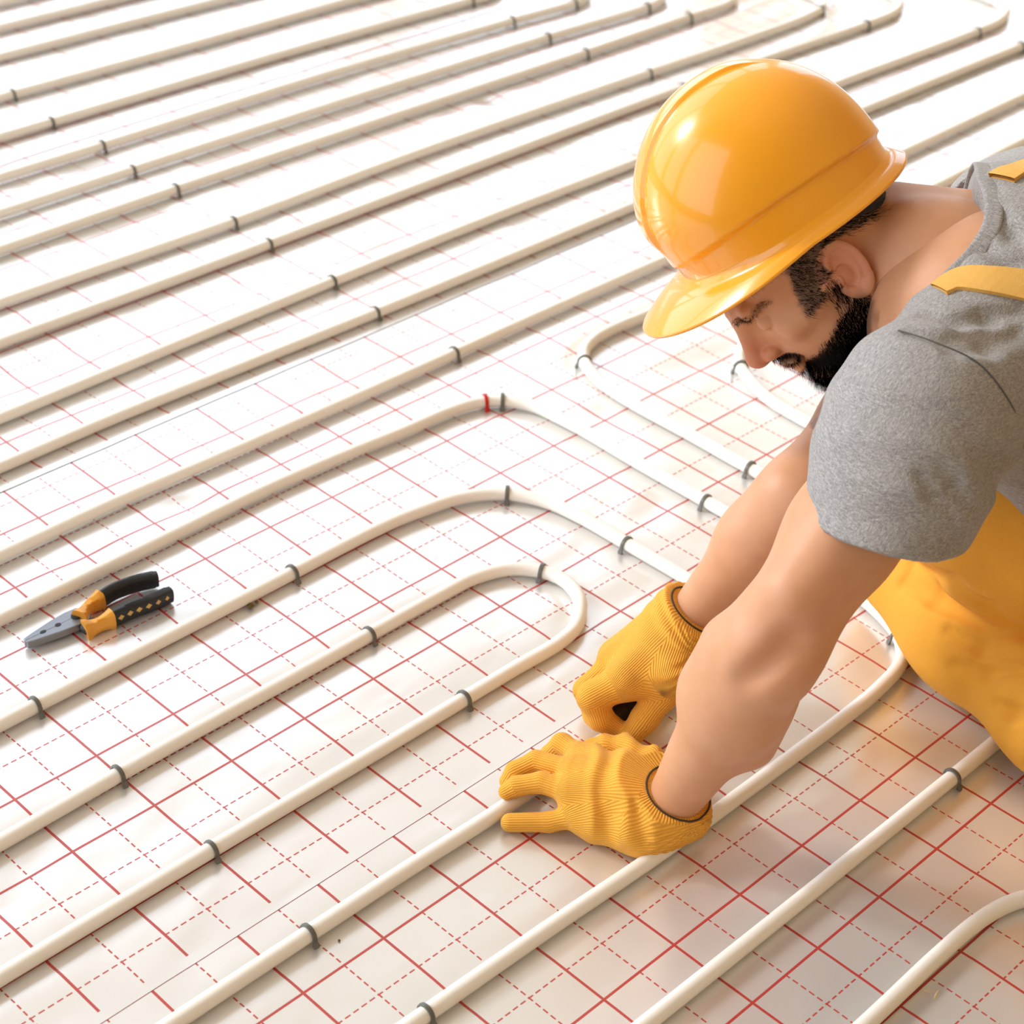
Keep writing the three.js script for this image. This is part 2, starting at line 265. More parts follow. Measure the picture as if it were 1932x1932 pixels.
const archGeo = (() => {                                      // strap over a pipe that runs along x, standing on y = 0
  const pts = [], R = PR + 0.0011, cy = PR;
  pts.push([0, -0.002, R]); for (let k = 0; k <= 10; k++) { const a = k / 10 * Math.PI; pts.push([0, cy + Math.sin(a) * R, Math.cos(a) * R]); } pts.push([0, -0.002, -R]);
  const a = sweep(pts, () => [0.0011, 0.0025, 4], 40, 8, true, new THREE.Vector3(1, 0, 0));
  const rib = sweep(pts.slice(1, -1).map(([x, y, z]) => [x, cy + (y - cy) * 1.09, z * 1.09]), () => [0.0005, 0.0008, 3], 30, 6, true, new THREE.Vector3(1, 0, 0));
  return mergeGeometries([a, rib]);
})();
const footGeo = sweep([[0, 0.0062, 0], [0, 0.0045, 0.0012], [0, 0.0015, 0.0026], [0, -0.002, 0.003]], (t) => [mix(0.0021, 0.0036, Math.sin(t * 2.4)), mix(0.0008, 0.0016, t), 3], 8, 10, true, new THREE.Vector3(0, 0, 1));
const pipeAt = (a, b) => { let k = 0, d = 1e9; pipePts.forEach((p, i) => { const e = (p[0] - a * CELL) ** 2 + (p[1] - b * CELL) ** 2; if (e < d) { d = e; k = i; } }); const p = pipePts[k], q = pipePts[k + 1], r = pipePts[k - 1]; return [p, Math.atan2(q[1] - r[1], q[0] - r[0])]; };
let clip0;
const grey = 'grey clips over the heating pipes';
for (const [a, b, label, red] of [
  [-0.09, -2, 'dark grey clip on the pipe below the pliers, at the left picture edge'],
  [6.95, -2.03, 'dark grey clip to the right of the pliers, on the pipe curving above the hairpin'],
  [13.25, -1.1, 'dark grey clip on the rounded corner just above the hairpin bend'],
  [13.96, 2.4, 'dark grey clip right of the hairpin bend, above the far glove'],
  [-0.12, 0.97, 'dark grey clip on the hairpin pipe, lower of two on its upper leg'],
  [6.95, 0.91, 'dark grey clip on the hairpin pipe, upper of two on its upper leg'],
  [11.55, 1.8, 'dark grey clip at the round end of the hairpin bend'],
  [6.9, 3.97, 'dark grey clip on the lower hairpin leg, just left of the far glove'],
  [-0.1, 3.94, 'dark grey clip on the lower hairpin leg, nearer the bottom left'],
  [-0.05, 6.93, 'dark grey clip on the gripped pipe, below and left of the near glove'],
  [0.15, 9.8, 'dark grey clip cut by the bottom picture edge'],
  [12.95, 12.74, 'dark grey clip at the lower right, below the orange trousers'],
  [16.0, 9.1, 'dark grey clip half under the orange trousers, at a pipe corner'],
  [16.3, -4.35, 'dark grey clip beside the red clip'],
  [15.93, -4.6, 'red clip on the pipe corner left of the helmet peak', true],
  [16.88, 2.55, 'dark grey clip left of the far forearm, lower of two beside it'],
  [18.94, 2.4, 'dark grey clip left of the far upper arm, upper of two beside it'],
  [19.62, -4.25, 'dark grey clip round the tight corner below the helmet peak'],
  [22.85, -1.2, 'dark grey clip on the corner just below the nose'],
  [17.05, -6.97, 'dark grey clip on the first row above the red clip'],
  [17.05, -10.12, 'dark grey clip on the second row above the red clip'],
  [17.3, -12.35, 'dark grey clip on the third row above the red clip'],
  [17.45, -15.42, 'dark grey clip on the fourth row above the red clip'],
  [17.42, -17.25, 'dark grey clip on the fifth row above the red clip'],
  [17.43, -20.2, 'dark grey clip on the sixth row above the red clip'],
  [17.32, -22.2, 'dark grey clip on the seventh row above the red clip'],
  [17.5, -24.35, 'dark grey clip on the eighth row above the red clip'],
  [17.35, -26.96, 'dark grey clip on the ninth row, at the upper left'],
  [17.75, -29.72, 'faint grey clip on the tenth row, touching the left picture edge'],
  [37, -17.12, 'dark grey clip just left of the helmet, on the row above it'],
  [36.9, -15.38, 'dark grey clip touching the helmet outline at its upper left'],
  [36.4, -19.93, 'dark grey clip in the upper middle, third row above the helmet front'],
  [36.4, -21.9, 'dark grey clip in the upper middle, fourth row above the helmet front'],
  [36.6, -23.95, 'dark grey clip in the upper middle, fifth row above the helmet front'],
  [36.7, -26.5, 'dark grey clip at the top picture edge, leftmost along that edge'],
  [39.9, -23.85, 'dark grey clip at the top picture edge, second from the left there'],
  [41.8, -21.8, 'dark grey clip at the top picture edge, third from the left there'],
  [42.45, -19.92, 'dark grey clip above the helmet crown, leftmost of four up there'],
  [47.3, -17.25, 'dark grey clip above the helmet crown, second of four up there'],
  [47.5, -15.03, 'dark grey clip above the helmet crown, third of four up there'],
  [50.6, -11.8, 'dark grey clip beside the looping pipe near the upper right corner'],
  [50.6, -9.78, 'dark grey clip touching the right picture edge, near the top'],
]) {
  const [p, turn] = pipeAt(a, b);
  let o;
  if (!clip0) {
    o = clip0 = thing('pipe_clip', label, 'clip', [0, 0, 0], grey);
    mesh('arch', archGeo, clipMat, o);
    for (const s of [1, -1]) { const f = mesh('foot', footGeo, clipMat, o); f.position.z = s * (PR + 0.0004); if (s < 0) f.rotation.y = Math.PI; }
  } else { o = clip0.clone(); o.name = numbered('pipe_clip'); scene.add(o); }
  o.userData = { label, category: 'clip', group: grey };
  if (red) { o.traverse((m) => { if (m.isMesh) m.material = redClipMat; }); delete o.userData.group; }
  o.position.set(p[0], 0, p[1]); o.rotation.y = -turn; o.rotation.x = (rnd() - 0.5) * 0.1;
  o.scale.setScalar(1 + (rnd() - 0.5) * 0.06);
}

// ------------------------------------------------------------------ combination pliers lying on the film
{
  const steel = std({ color: 0x8d9299, metalness: 0.75, roughness: 0.38 }), dark = std({ color: 0x3c4046, metalness: 0.6, roughness: 0.5 });
  const black = std({ color: 0x17181d, roughness: 0.55 }), amber = std({ color: 0xdf9a2e, roughness: 0.45 }), pale = std({ color: 0xcfa55a, roughness: 0.5 });
  const o = [0.1066,0,-0.1951], tip = [0.0454,0,-0.1956], dir = V(tip).sub(V(o)).setY(0), L = dir.length();
  const t = thing('pliers', 'combination pliers with black and yellow handles lying between two pipes', 'pliers', o);
  t.rotation.y = Math.atan2(-dir.z, dir.x);                   // local x runs to the jaw tip, z to the viewer's side
  const loc = (p) => { const q = V(p).sub(V(o)).applyAxisAngle(new THREE.Vector3(0, 1, 0), -t.rotation.y); return q.toArray(); };
  const jaw = (s) => { const h = new THREE.Shape([[-0.016, 0.0005], [-0.020, 0.006], [-0.014, 0.0125], [0, 0.0135], [0.02, 0.0115], [L - 0.012, 0.0062], [L - 0.001, 0.0036], [L, 0.0005]].map(([x, y]) => new THREE.Vector2(x, y * s)));
    const g = new THREE.ExtrudeGeometry(h, { depth: 0.0075, bevelEnabled: true, bevelSize: 0.0009, bevelThickness: 0.0009, bevelSegments: 2 }); g.rotateX(Math.PI / 2); g.translate(0, 0.0125, 0); return g; };
  for (const s of [1, -1]) mesh('jaw', jaw(s), steel, t);
  for (const [x, z, r, l] of [[L * 0.30, 0, 0.0022, 1.7], [L * 0.62, 0.0002, 0.0018, 2.2]]) { const g = new THREE.CylinderGeometry(r, r, 0.0006, 20); g.scale(l, 1, 1.25); g.translate(x, 0.0136, z); mesh('jaw_opening', g, black, t); }
  { const g = new THREE.CylinderGeometry(0.0058, 0.0062, 0.0022, 28); g.translate(-0.006, 0.0142, 0); mesh('pivot', g, dark, t); }
  mesh('cutter_joint', (() => { const g = new RoundedBoxGeometry(0.017, 0.008, 0.004, 2, 0.001); g.translate(-0.012, 0.0085, -0.0145); return g; })(), dark, t);
  const far = [loc([0.1135,0.01,-0.1902]), loc([0.1338,0.012,-0.2003]), loc([0.1517,0.013,-0.2027]), loc([0.1711,0.014,-0.204]), loc([0.1988,0.014,-0.1999]), loc([0.2232,0.014,-0.1909])];
  const nearH = [loc([0.1074,0.009,-0.1715]), loc([0.1222,0.011,-0.1678]), loc([0.1414,0.012,-0.1661]), loc([0.1641,0.013,-0.164]), loc([0.191,0.013,-0.1601]), loc([0.2182,0.012,-0.1593])];
  for (const [pts, nm] of [[far, 0], [nearH, 1]]) {
    const cut = 2, a = pts.slice(0, cut + 1), b = pts.slice(cut);
    const shank = mesh('shank', sweep([[-0.014, 0.009, nm ? -0.007 : 0.007], pts[0], pts[1]], () => [0.0045, 0.004, 3], 10, 10), dark, t);
    const grip = mesh('handle', sweep(b, (k) => [mix(0.0066, 0.0074, k) * (k > 0.96 ? 0.9 : 1), 0.0105 * (k > 0.96 ? 0.92 : 1), 3], 30, 20), black, t); tag(grip, 'black grip sleeve');
    const col = mesh('collar', sweep(a, (k) => { const f = 0.0085 - 0.0025 * Math.sin(k * Math.PI) + (k < 0.2 ? 0.001 : 0); return [f, f + 0.0045 - 0.002 * Math.sin(k * Math.PI), 3.2]; }, 24, 20), amber, t); tag(col, 'amber finger guard');
    if (nm) for (let k = 0; k < 6; k++) {                     // pale diamonds moulded into the outer side of the near grip
      const c = new THREE.CatmullRomCurve3(b.map(V)), p = c.getPointAt(0.1 + k * 0.155), d = c.getTangentAt(0.1 + k * 0.155), s = new THREE.Vector3().crossVectors(d, new THREE.Vector3(0, 1, 0)).normalize();
      if (s.z > 0) s.negate();
      const g = new THREE.OctahedronGeometry(1, 0); g.scale(0.0042, 0.0038, 0.0012); const m = mesh('grip_mark', g, pale, grip);
      m.position.copy(p).addScaledVector(s, 0.0069).add(new THREE.Vector3(0, 0.002, 0)); m.rotation.y = Math.atan2(-d.z, d.x); 
    }
  }
}

// ------------------------------------------------------------------ the kneeling worker
const HEAD = { f: [-0.6554,-0.7423,-0.1395], u: [-0.5221,0.5788,-0.6264], l: [-0.5457,0.3377,0.7669] }, HEAR = [0.6678,0.4994,0.3844];
const H0 = V(HEAR).addScaledVector(V(HEAD.l), -0.073);
const headAt = (x, y, z) => [0, 1, 2].map((k) => H0.getComponent(k) + (HEAD.f[k] * x + HEAD.u[k] * y + HEAD.l[k] * z) * 0.01);   // centimetres: forward, up, to the worker's left
const toHead = (x, y, z) => { const a = x - H0.x, b = y - H0.y, c = z - H0.z; return [HEAD.f, HEAD.u, HEAD.l].map((e) => (a * e[0] + b * e[1] + c * e[2]) * 100); };
const person = thing('person', 'kneeling person in a grey t-shirt, orange work trousers and yellow knitted gloves fixing a pipe', 'person', [0.92, 0, 0.5]);
const part = (name, g, m, parent = person, label) => { const o = mesh(name, parent === person ? g.translate(-person.position.x, 0, -person.position.z) : g.translate(-person.position.x, 0, -person.position.z), m, parent); if (label) o.userData.label = label; return o; };

// head and neck
const ell = (p, c, r) => { const a = (p[0] - c[0]) / r[0], b = (p[1] - c[1]) / r[1], d = (p[2] - c[2]) / r[2], k = Math.sqrt(a * a + b * b + d * d); return k < 1e-6 ? -Math.min(...r) : k * (k - 1) / Math.sqrt((a / r[0]) ** 2 + (b / r[1]) ** 2 + (d / r[2]) ** 2); };
const hcap = (a, ra, b, rb) => cap(a, ra, b, rb);
const jawL = hcap([0.6, -5.2, 5.0], 1.5, [7.0, -8.6, 1.6], 1.6), jawR = hcap([0.6, -5.2, -5.0], 1.5, [7.0, -8.6, -1.6], 1.6), ramL = hcap([-0.2, -0.6, 5.9], 1.4, [0.6, -5.2, 5.0], 1.5), ramR = hcap([-0.2, -0.6, -5.9], 1.4, [0.6, -5.2, -5.0], 1.5);
const brow = hcap([8.6, 4.2, -3.4], 1.0, [8.6, 4.2, 3.4], 1.0), browC = hcap([9.3, 3.9, -0.9], 0.9, [9.3, 3.9, 0.9], 0.9), bridge = hcap([9.8, 3.0, 0], 0.75, [11.7, -0.6, 0], 0.9), tipN = hcap([11.6, -0.8, 0], 1.0, [11.5, -1.0, 0], 1.0), alaL = hcap([10.5, -1.2, 1.25], 0.75, [10.2, -1.2, 1.4], 0.7), alaR = hcap([10.5, -1.2, -1.25], 0.75, [10.2, -1.2, -1.4], 0.7);
const noseBase = hcap([9.0, 2.6, 0], 1.1, [9.9, -1.3, 0], 1.35);
const lipU = hcap([9.7, -3.7, -1.6], 0.5, [9.7, -3.7, 1.6], 0.5), lipU2 = hcap([10.2, -3.6, -0.5], 0.45, [10.2, -3.6, 0.5], 0.45), lipD = hcap([9.6, -4.7, -1.3], 0.6, [9.6, -4.7, 1.3], 0.6);
const chinC = hcap([8.0, -8.0, -0.7], 1.7, [8.0, -8.0, 0.7], 1.7), zygL = hcap([6.8, 0.2, 4.6], 1.6, [1.5, 0.6, 6.1], 1.0), zygR = hcap([6.8, 0.2, -4.6], 1.6, [1.5, 0.6, -6.1], 1.0);
const neckS = chain([[[0.7477,0.4946,0.3684], 0.056], [[0.7574,0.5038,0.4323], 0.058], [[0.8258,0.4978,0.5127], 0.062]]);
neckS.push(cap([0.7875,0.5204,0.3581], 0.03, [0.8637,0.5137,0.4658], 0.040));
function earD(p, s) {
  const q = [p[0] + 0.6, p[1] - 0.2, p[2] * s - 7.2];           // centre of the ear
  const a = -0.22, x = q[0] * Math.cos(a) - q[1] * Math.sin(a), y = q[0] * Math.sin(a) + q[1] * Math.cos(a), out = q[2] + 0.35 * x;
  const rim = Math.hypot(x / 1.75, y / 3.1);
  let d = Math.max((rim - 1) * 1.75, Math.abs(out) - 0.35);    // flat disc
  const helix = Math.hypot((rim - 0.93) * 1.9, out - 0.35) - 0.36 - (y < -1.7 ? 0.12 : 0);
  d = smin(d, x > 0.9 && y < 0.8 && y > -1.4 ? 9 : helix, 0.35);
  const anti = Math.hypot((Math.hypot((x - 0.15) / 1.05, (y - 0.1) / 1.9) - 1) * 1.1, out - 0.15) - 0.28;
  d = smin(d, x < 0.3 ? anti : 9, 0.3);
  d = smax(d, -(Math.hypot((x - 0.35) / 0.85, (y + 0.5) / 1.25, (out - 0.5) / 0.95) - 1) * 0.85, 0.25);   // hollow
  d = smin(d, Math.hypot(x - 1.25, (y + 0.6) / 1.4, out - 0.15) - 0.5, 0.3);                              // tragus
  return d;
}
function headD(x, y, z) {
  const p = toHead(x, y, z), D = (c) => dcap(c, p[0], p[1], p[2]);
  let d = ell(p, [-1.0, 5.0, 0], [9.7, 8.6, 7.5]);
  d = smin(d, ell(p, [4.2, -0.8, 0], [5.4, 7.6, 6.0]), 2.5);
  for (const c of [jawL, jawR]) d = smin(d, D(c), 2.2);
  for (const c of [ramL, ramR]) d = smin(d, D(c), 1.6);
  d = smin(d, D(chinC), 2.2);
  for (const c of [zygL, zygR]) d = smin(d, D(c), 1.4);
  d = smin(d, D(brow), 1.2); d = smin(d, D(browC), 1.0);
  for (const s of [1, -1]) {
    d = smax(d, 1.25 - Math.hypot(p[0] - 9.5, (p[1] - 2.2) * 1.1, p[2] * 1 - 3.1 * s), 1.1);
    d = smin(d, Math.hypot(p[0] - 7.75, p[1] - 2.0, p[2] - 3.1 * s) - 1.3, 0.25);
    d = smin(d, Math.max(Math.abs(Math.hypot(p[0] - 7.75, p[1] - 2.0, p[2] - 3.1 * s) - 1.32) - 0.1, 1.62 - p[1]), 0.15);   // lowered lid
  }
  d = smin(d, D(noseBase), 1.0); d = smin(d, D(bridge), 0.9); d = smin(d, D(tipN), 0.7); d = smin(d, D(alaL), 0.5); d = smin(d, D(alaR), 0.5);
  for (const s of [1, -1]) d = smax(d, -(Math.hypot((p[0] - 10.7) / 0.8, (p[1] + 2.0) / 0.45, (p[2] - 0.6 * s) / 0.4) - 1) * 0.4, 0.15);
  d = smin(d, D(lipU), 0.6); d = smin(d, D(lipU2), 0.5); d = smin(d, D(lipD), 0.6);
  let n = 1e3; for (const c of neckS) n = smin(n, dcap(c, x, y, z) * 100, 3);
  return smin(d, n, 2.2) * 0.01;
}
// arms: each from the shoulder under the sleeve to the wrist inside the glove
const SN = [0.5587,0.465,0.5618], EN = [0.3782,0.2714,0.5549], WN = [0.3591,0.058,0.4881], SF = [0.9056,0.396,0.3983], EF = [0.6003,0.2665,0.4148], WF = [0.5447,0.118,0.3496];
const lerp = (a, b, t) => a.map((v, k) => mix(v, b[k], t));
const armN = [cap(SN, 0.056, lerp(SN, EN, 0.5), 0.049), cap(lerp(SN, EN, 0.5), 0.049, EN, 0.045), cap(lerp(EN, WN, -0.05), 0.043, lerp(EN, WN, 0.35), 0.044), cap(lerp(EN, WN, 0.35), 0.044, WN, 0.028)];
const armF = [cap(SF, 0.05, lerp(SF, EF, 0.6), 0.044), cap(lerp(SF, EF, 0.6), 0.044, EF, 0.042), cap(lerp(EF, WF, -0.05), 0.04, lerp(EF, WF, 0.35), 0.041), cap(lerp(EF, WF, 0.35), 0.041, WF, 0.027)];
const bulkN = [cap([0.3858,0.3448,0.5689], 0.030, [0.4433,0.3848,0.5724], 0.034), cap([0.4111,0.2027,0.5442], 0.024, [0.3988,0.1401,0.541], 0.024), cap([0.3714,0.2608,0.5134], 0.022, [0.3653,0.2101,0.5049], 0.024)];
const chest = [cap([0.7639,0.4583,0.486], 0.11, [0.8997,0.3803,0.6774], 0.12)];
const armsD = (x, y, z) => {
  let d = union(armN, 0.03)(x, y, z), e = union(armF, 0.03)(x, y, z);
  for (const c of bulkN) d = smin(d, dcap(c, x, y, z), 0.03);
  d = smax(d, -dcap(PIT, x, y, z), 0.032);
  d += 0.0012 * fbm(x * 24, y * 24, z * 24, 2);
  return Math.min(d, e);
};
const PIT = cap([0.327,0.2716,0.5692], 0.002, [0.3566,0.3118,0.5925], 0.002);
const earAt = (s) => { const c = headAt(-0.6, 0.2, 7.0 * s); return skin((x, y, z) => { const p = toHead(x, y, z); return smax(earD(p, s), 5.6 - p[2] * s, 0.2) * 0.01; }, c.map((v) => v - 0.042), c.map((v) => v + 0.042), 0.0011); };
const bodyParts = [
  skin(headD, [0.40, 0.36, 0.14], [0.98, 0.80, 0.66], 0.0021),
  null,
  skin((x, y, z) => smin(armsD(x, y, z), union(chest, 0.05)(x, y, z), 0.02), [0.25, 0.03, 0.15], [1.35, 0.66, 0.98], 0.0045),
];
const skinTone = (x, y, z) => {
  const p = toHead(x, y, z), n = fbm(x * 55, y * 55, z * 55, 3), m = fbm(x * 14, y * 14, z * 14, 2);
  let c = [0.66 + 0.05 * n, 0.33 + 0.04 * n - 0.02 * m, 0.175 + 0.03 * n - 0.02 * m];
  const onHead = p[0] > -12 && p[0] < 14 && Math.abs(p[2]) < 10 && p[1] > -11 && p[1] < 15;
  if (onHead) {
    const nose = sstep(3.2, 1.2, Math.hypot(p[0] - 11.3, p[1] + 0.6, p[2])), ear = sstep(3.6, 2.4, Math.hypot(p[0] + 0.6, p[1] - 0.2, Math.abs(p[2]) - 7.4)), lip = sstep(0.9, 0.4, Math.hypot(p[0] - 9.9, (p[1] + 4.2) * 0.9, p[2] * 0.4));
    const red = Math.max(nose * 0.8, ear * 0.7, lip);
    c = [c[0] * (1 - 0.06 * red), c[1] * (1 - 0.30 * red), c[2] * (1 - 0.28 * red)];
    const stub = beardAt(p) * 0.75; c = [mix(c[0], 0.10, stub), mix(c[1], 0.055, stub), mix(c[2], 0.035, stub)];
    const hair = hairAt(p) * 0.85; c = [mix(c[0], 0.06, hair), mix(c[1], 0.04, hair), mix(c[2], 0.028, hair)];
  }
  return c;
};
function beardAt(p) {                                         // share of beard cover on the head, 0 to 1
  if (p[1] > 2 || p[0] < -0.6) return 0;
  const edge = 0.5 * fbm(p[0] * 1.7, p[1] * 1.7, p[2] * 1.7, 2);
  const cheek = sstep(9.6, 7.6, Math.abs(p[2])) * sstep(-10.6, -8.8, p[1] + edge) * sstep(0.8, -0.8, p[1] - (-2.7 - 0.32 * (p[0] - 2)) + edge) * sstep(-0.4, 0.9, p[0] + edge);   // below a line from the ear to the mouth corner
  const side = 0.6 * sstep(3.4, 1.4, p[0] + edge) * sstep(1.6, -0.4, p[1]) * sstep(0.5, 1.5, p[0]) * (Math.abs(p[2]) > 4 ? 1 : 0);
  const tache = sstep(0.75, 0.3, Math.abs(p[1] + 2.75 + 0.22 * Math.abs(p[2]))) * sstep(2.9, 2.2, Math.abs(p[2])) * (p[0] > 8 ? 1 : 0);
  const lips = sstep(1.0, 0.6, Math.hypot((p[1] + 4.2) / 0.95, p[2] / 2.2)) * (p[0] > 8.6 ? 1 : 0);
  const under = sstep(-11, -9.2, p[1] + edge) * (p[0] > 1 ? 1 : sstep(-1, 1, p[0]));
  return clamp(Math.max(Math.min(cheek, under), side, tache) * (1 - lips), 0, 1);
}
function hairAt(p) {
  const edge = 0.6 * fbm(p[0] * 1.4, p[1] * 1.4, p[2] * 1.4, 2);
  if (Math.hypot(p[0] + 0.6, p[1] - 0.2, Math.abs(p[2]) - 7.4) < 3.3 && Math.abs(p[2]) > 6) return p[0] > 0.6 && p[1] > 1 ? 0.8 : 0;
  const temple = sstep(4.2 + edge, 3.2 + edge, p[0] + 0.45 * (p[1] - 4)) , line = p[0] > 0.8 ? -0.3 : p[0] > -3 ? 2.2 : mix(2.2, 0.4, sstep(-3, -6.5, p[0]));
  return clamp(temple * sstep(line - 0.6 + edge, line + 0.7 + edge, p[1]) + (p[1] > 5.5 ? sstep(8.6, 7.2, p[0]) : 0), 0, 1);
}
const skinMat = std({ vertexColors: true, roughness: 0.5, sheen: 0.15, sheenRoughness: 0.5, sheenColor: new THREE.Color(0.9, 0.6, 0.5) });
skinMat.thickness = 0;
{
  const g = mergeGeometries([bodyParts[0], bodyParts[2], earAt(1), earAt(-1)]);
  const b = part('body', tint(g, skinTone), skinMat); b.userData.label = 'bare forearms, neck and face';
}
// short hair and beard as fine tapered strands standing on the skin
function strands(geo, cover, count, len, lean, wide) {
  const p = geo.attributes.position, n = geo.attributes.normal, ix = geo.index.array, pos = [], nor = [], areas = [], tris = []; let total = 0;
  for (let i = 0; i < ix.length; i += 3) {
    const c = [0, 1, 2].map((k) => (p.getComponent(ix[i], k) + p.getComponent(ix[i + 1], k) + p.getComponent(ix[i + 2], k)) / 3), q = toHead(...c);
    if (q[1] < -12 || q[1] > 14 || Math.abs(q[2]) > 9 || q[2] < -6) continue;
    const w = cover(q); if (w < 0.08) continue;
    total += w; areas.push(total); tris.push(i);
  }
  const A = new THREE.Vector3(), N = new THREE.Vector3(), D = new THREE.Vector3(), S = new THREE.Vector3();
  for (let k = 0; k < count; k++) {
    const r = rnd() * total; let lo = 0, hi = areas.length - 1; while (lo < hi) { const m = (lo + hi) >> 1; areas[m] < r ? lo = m + 1 : hi = m; }
    const t = tris[lo], u = rnd(), v = rnd() * (1 - u);
    A.set(0, 0, 0); N.set(0, 0, 0);
    [[1 - u - v, 0], [u, 1], [v, 2]].forEach(([w, o]) => { A.addScaledVector(S.fromBufferAttribute(p, ix[t + o]), w); N.addScaledVector(S.fromBufferAttribute(n, ix[t + o]), w); });
    const q = toHead(A.x, A.y, A.z), l = len(q) * (0.7 + 0.6 * rnd()), d = lean(q);
    D.set(0, 0, 0); [HEAD.f, HEAD.u, HEAD.l].forEach((e, j) => { D.x += e[0] * d[j]; D.y += e[1] * d[j]; D.z += e[2] * d[j]; });
    D.addScaledVector(N, 0.55).add(S.set(rnd() - 0.5, rnd() - 0.5, rnd() - 0.5).multiplyScalar(0.7)).normalize();
    S.crossVectors(D, N).normalize().multiplyScalar(wide);
    const e = A.clone().addScaledVector(D, l), a = A.clone().addScaledVector(N, -0.0005);
    pos.push(a.x + S.x, a.y + S.y, a.z + S.z, a.x - S.x, a.y - S.y, a.z - S.z, e.x, e.y, e.z);
    for (let j = 0; j < 3; j++) nor.push(N.x, N.y, N.z);
  }
  const g = new THREE.BufferGeometry(); g.setAttribute('position', new THREE.Float32BufferAttribute(pos, 3)); g.setAttribute('normal', new THREE.Float32BufferAttribute(nor, 3)); return g;
}
const hairMat = std({ color: new THREE.Color().setRGB(0.065, 0.045, 0.032), roughness: 0.6, side: THREE.DoubleSide });
const beardMat = std({ color: new THREE.Color().setRGB(0.045, 0.024, 0.014), roughness: 0.6, side: THREE.DoubleSide });
{
  const src = bodyParts[0];
  const undo = (g) => g;
  // the head geometry was merged by copy, so its positions are still in the room's own axes
  const h = part('hair', strands(src, (p) => hairAt(p), 16000, () => 0.008, (p) => [-0.5, p[1] > 1 ? -0.5 : -0.8, 0], 0.00022), hairMat, person, 'short dark hair below the helmet rim'); h.userData.kind = 'stuff';
  const b = part('beard', strands(src, (p) => beardAt(p), 20000, (p) => (p[1] < -5 ? 0.013 : 0.008), (p) => [0.35, -1.0, 0], 0.00022), beardMat, person, 'full short dark beard and moustache'); b.userData.kind = 'stuff';
  const eb = part('eyebrow', strands(src, (p) => sstep(0.55, 0.25, Math.abs(p[1] - 4.1 + 0.05 * (Math.abs(p[2]) - 3) ** 2)) * (p[0] > 6.5 && p[2] > 0.9 && p[2] < 5.2 ? 1 : 0), 450, () => 0.007, () => [-0.1, 0.1, 1], 0.0002), hairMat); eb.userData.kind = 'stuff';
}

function hit(d, p) {                                         // the point of a surface that shows at p from the photographer's place
  const o = camera.position, v = V(p).sub(o).normalize(); let t = 1.2;
  for (let k = 0; k < 120; k++) { const e = d(o.x + v.x * t, o.y + v.y * t, o.z + v.z * t); if (e < 0.0006) break; t += e * 0.6; }
  return [o.x + v.x * t, o.y + v.y * t, o.z + v.z * t];
}
// grey t-shirt
const knitTex = dataTex(512, (u, v) => { const a = pnoise(u * 60, v * 260, 60, 260, 3), b = pnoise(u * 230, v * 230, 230, 230, 4), c = pnoise(u * 30, v * 120, 30, 120, 6); const k = 0.61 + 0.16 * (a - 0.5) + 0.14 * (b - 0.5) + 0.08 * (c - 0.5); return [k, k * 0.985, k * 0.97]; }, true);
const clothBump = dataTex(512, (u, v) => 0.5 * pnoise(u * 128, v * 128, 128, 128, 3) + 0.5 * pnoise(u * 256, v * 64, 256, 64, 9));
const shirtMat = std({ map: rep(knitTex, 9, 9), bumpMap: rep(clothBump, 9, 9), bumpScale: 0.0004, roughness: 0.95, sheen: 0.3, sheenRoughness: 0.6, sheenColor: new THREE.Color(0.8, 0.8, 0.85) });
const hemN = [0.4716,0.3907,0.5971], sleeveN = [cap(SN, 0.075, lerp(SN, hemN, 0.45), 0.078), cap(lerp(SN, hemN, 0.4), 0.070, lerp(SN, hemN, 1.35), 0.062), cap([0.5341,0.4096,0.5737], 0.055, [0.5153,0.3451,0.6013], 0.034)];
const torso = [cap([0.803,0.4442,0.5429], 0.130, [0.858,0.393,0.6551], 0.15), cap([0.858,0.393,0.6551], 0.15, [0.9638,0.3593,0.7685], 0.145), cap(SN, 0.062, [0.7407,0.4419,0.5674], 0.10), cap([0.9508,0.458,0.4198], 0.086, [0.8623,0.4388,0.523], 0.12), cap(SF, 0.05, [0.9508,0.458,0.4198], 0.07), cap([0.6477,0.4846,0.5305], 0.045, [0.7565,0.5074,0.5175], 0.058), cap([0.8441,0.5149,0.4343], 0.053, [0.8876,0.5105,0.4771], 0.09), cap([0.8037,0.4974,0.4891], 0.082, [0.8324,0.4804,0.5377], 0.11)];
const NA = [0.7574,0.5038,0.4323], NB = [0.8047,0.4996,0.488], neckDir = V(NB).sub(V(NA)).normalize();
const HP = [[0.4646,0.3802,0.5284], [0.5154,0.3731,0.6447], [0.4232,0.4065,0.6272]], hemDir = V(HP[1]).sub(V(HP[0])).cross(V(HP[2]).sub(V(HP[0]))).normalize();
if (hemDir.dot(V(EN).sub(V(SN))) < 0) hemDir.negate();
const neckMass = cap([0.77,0.5034,0.4464], 0.077, NB, 0.090);
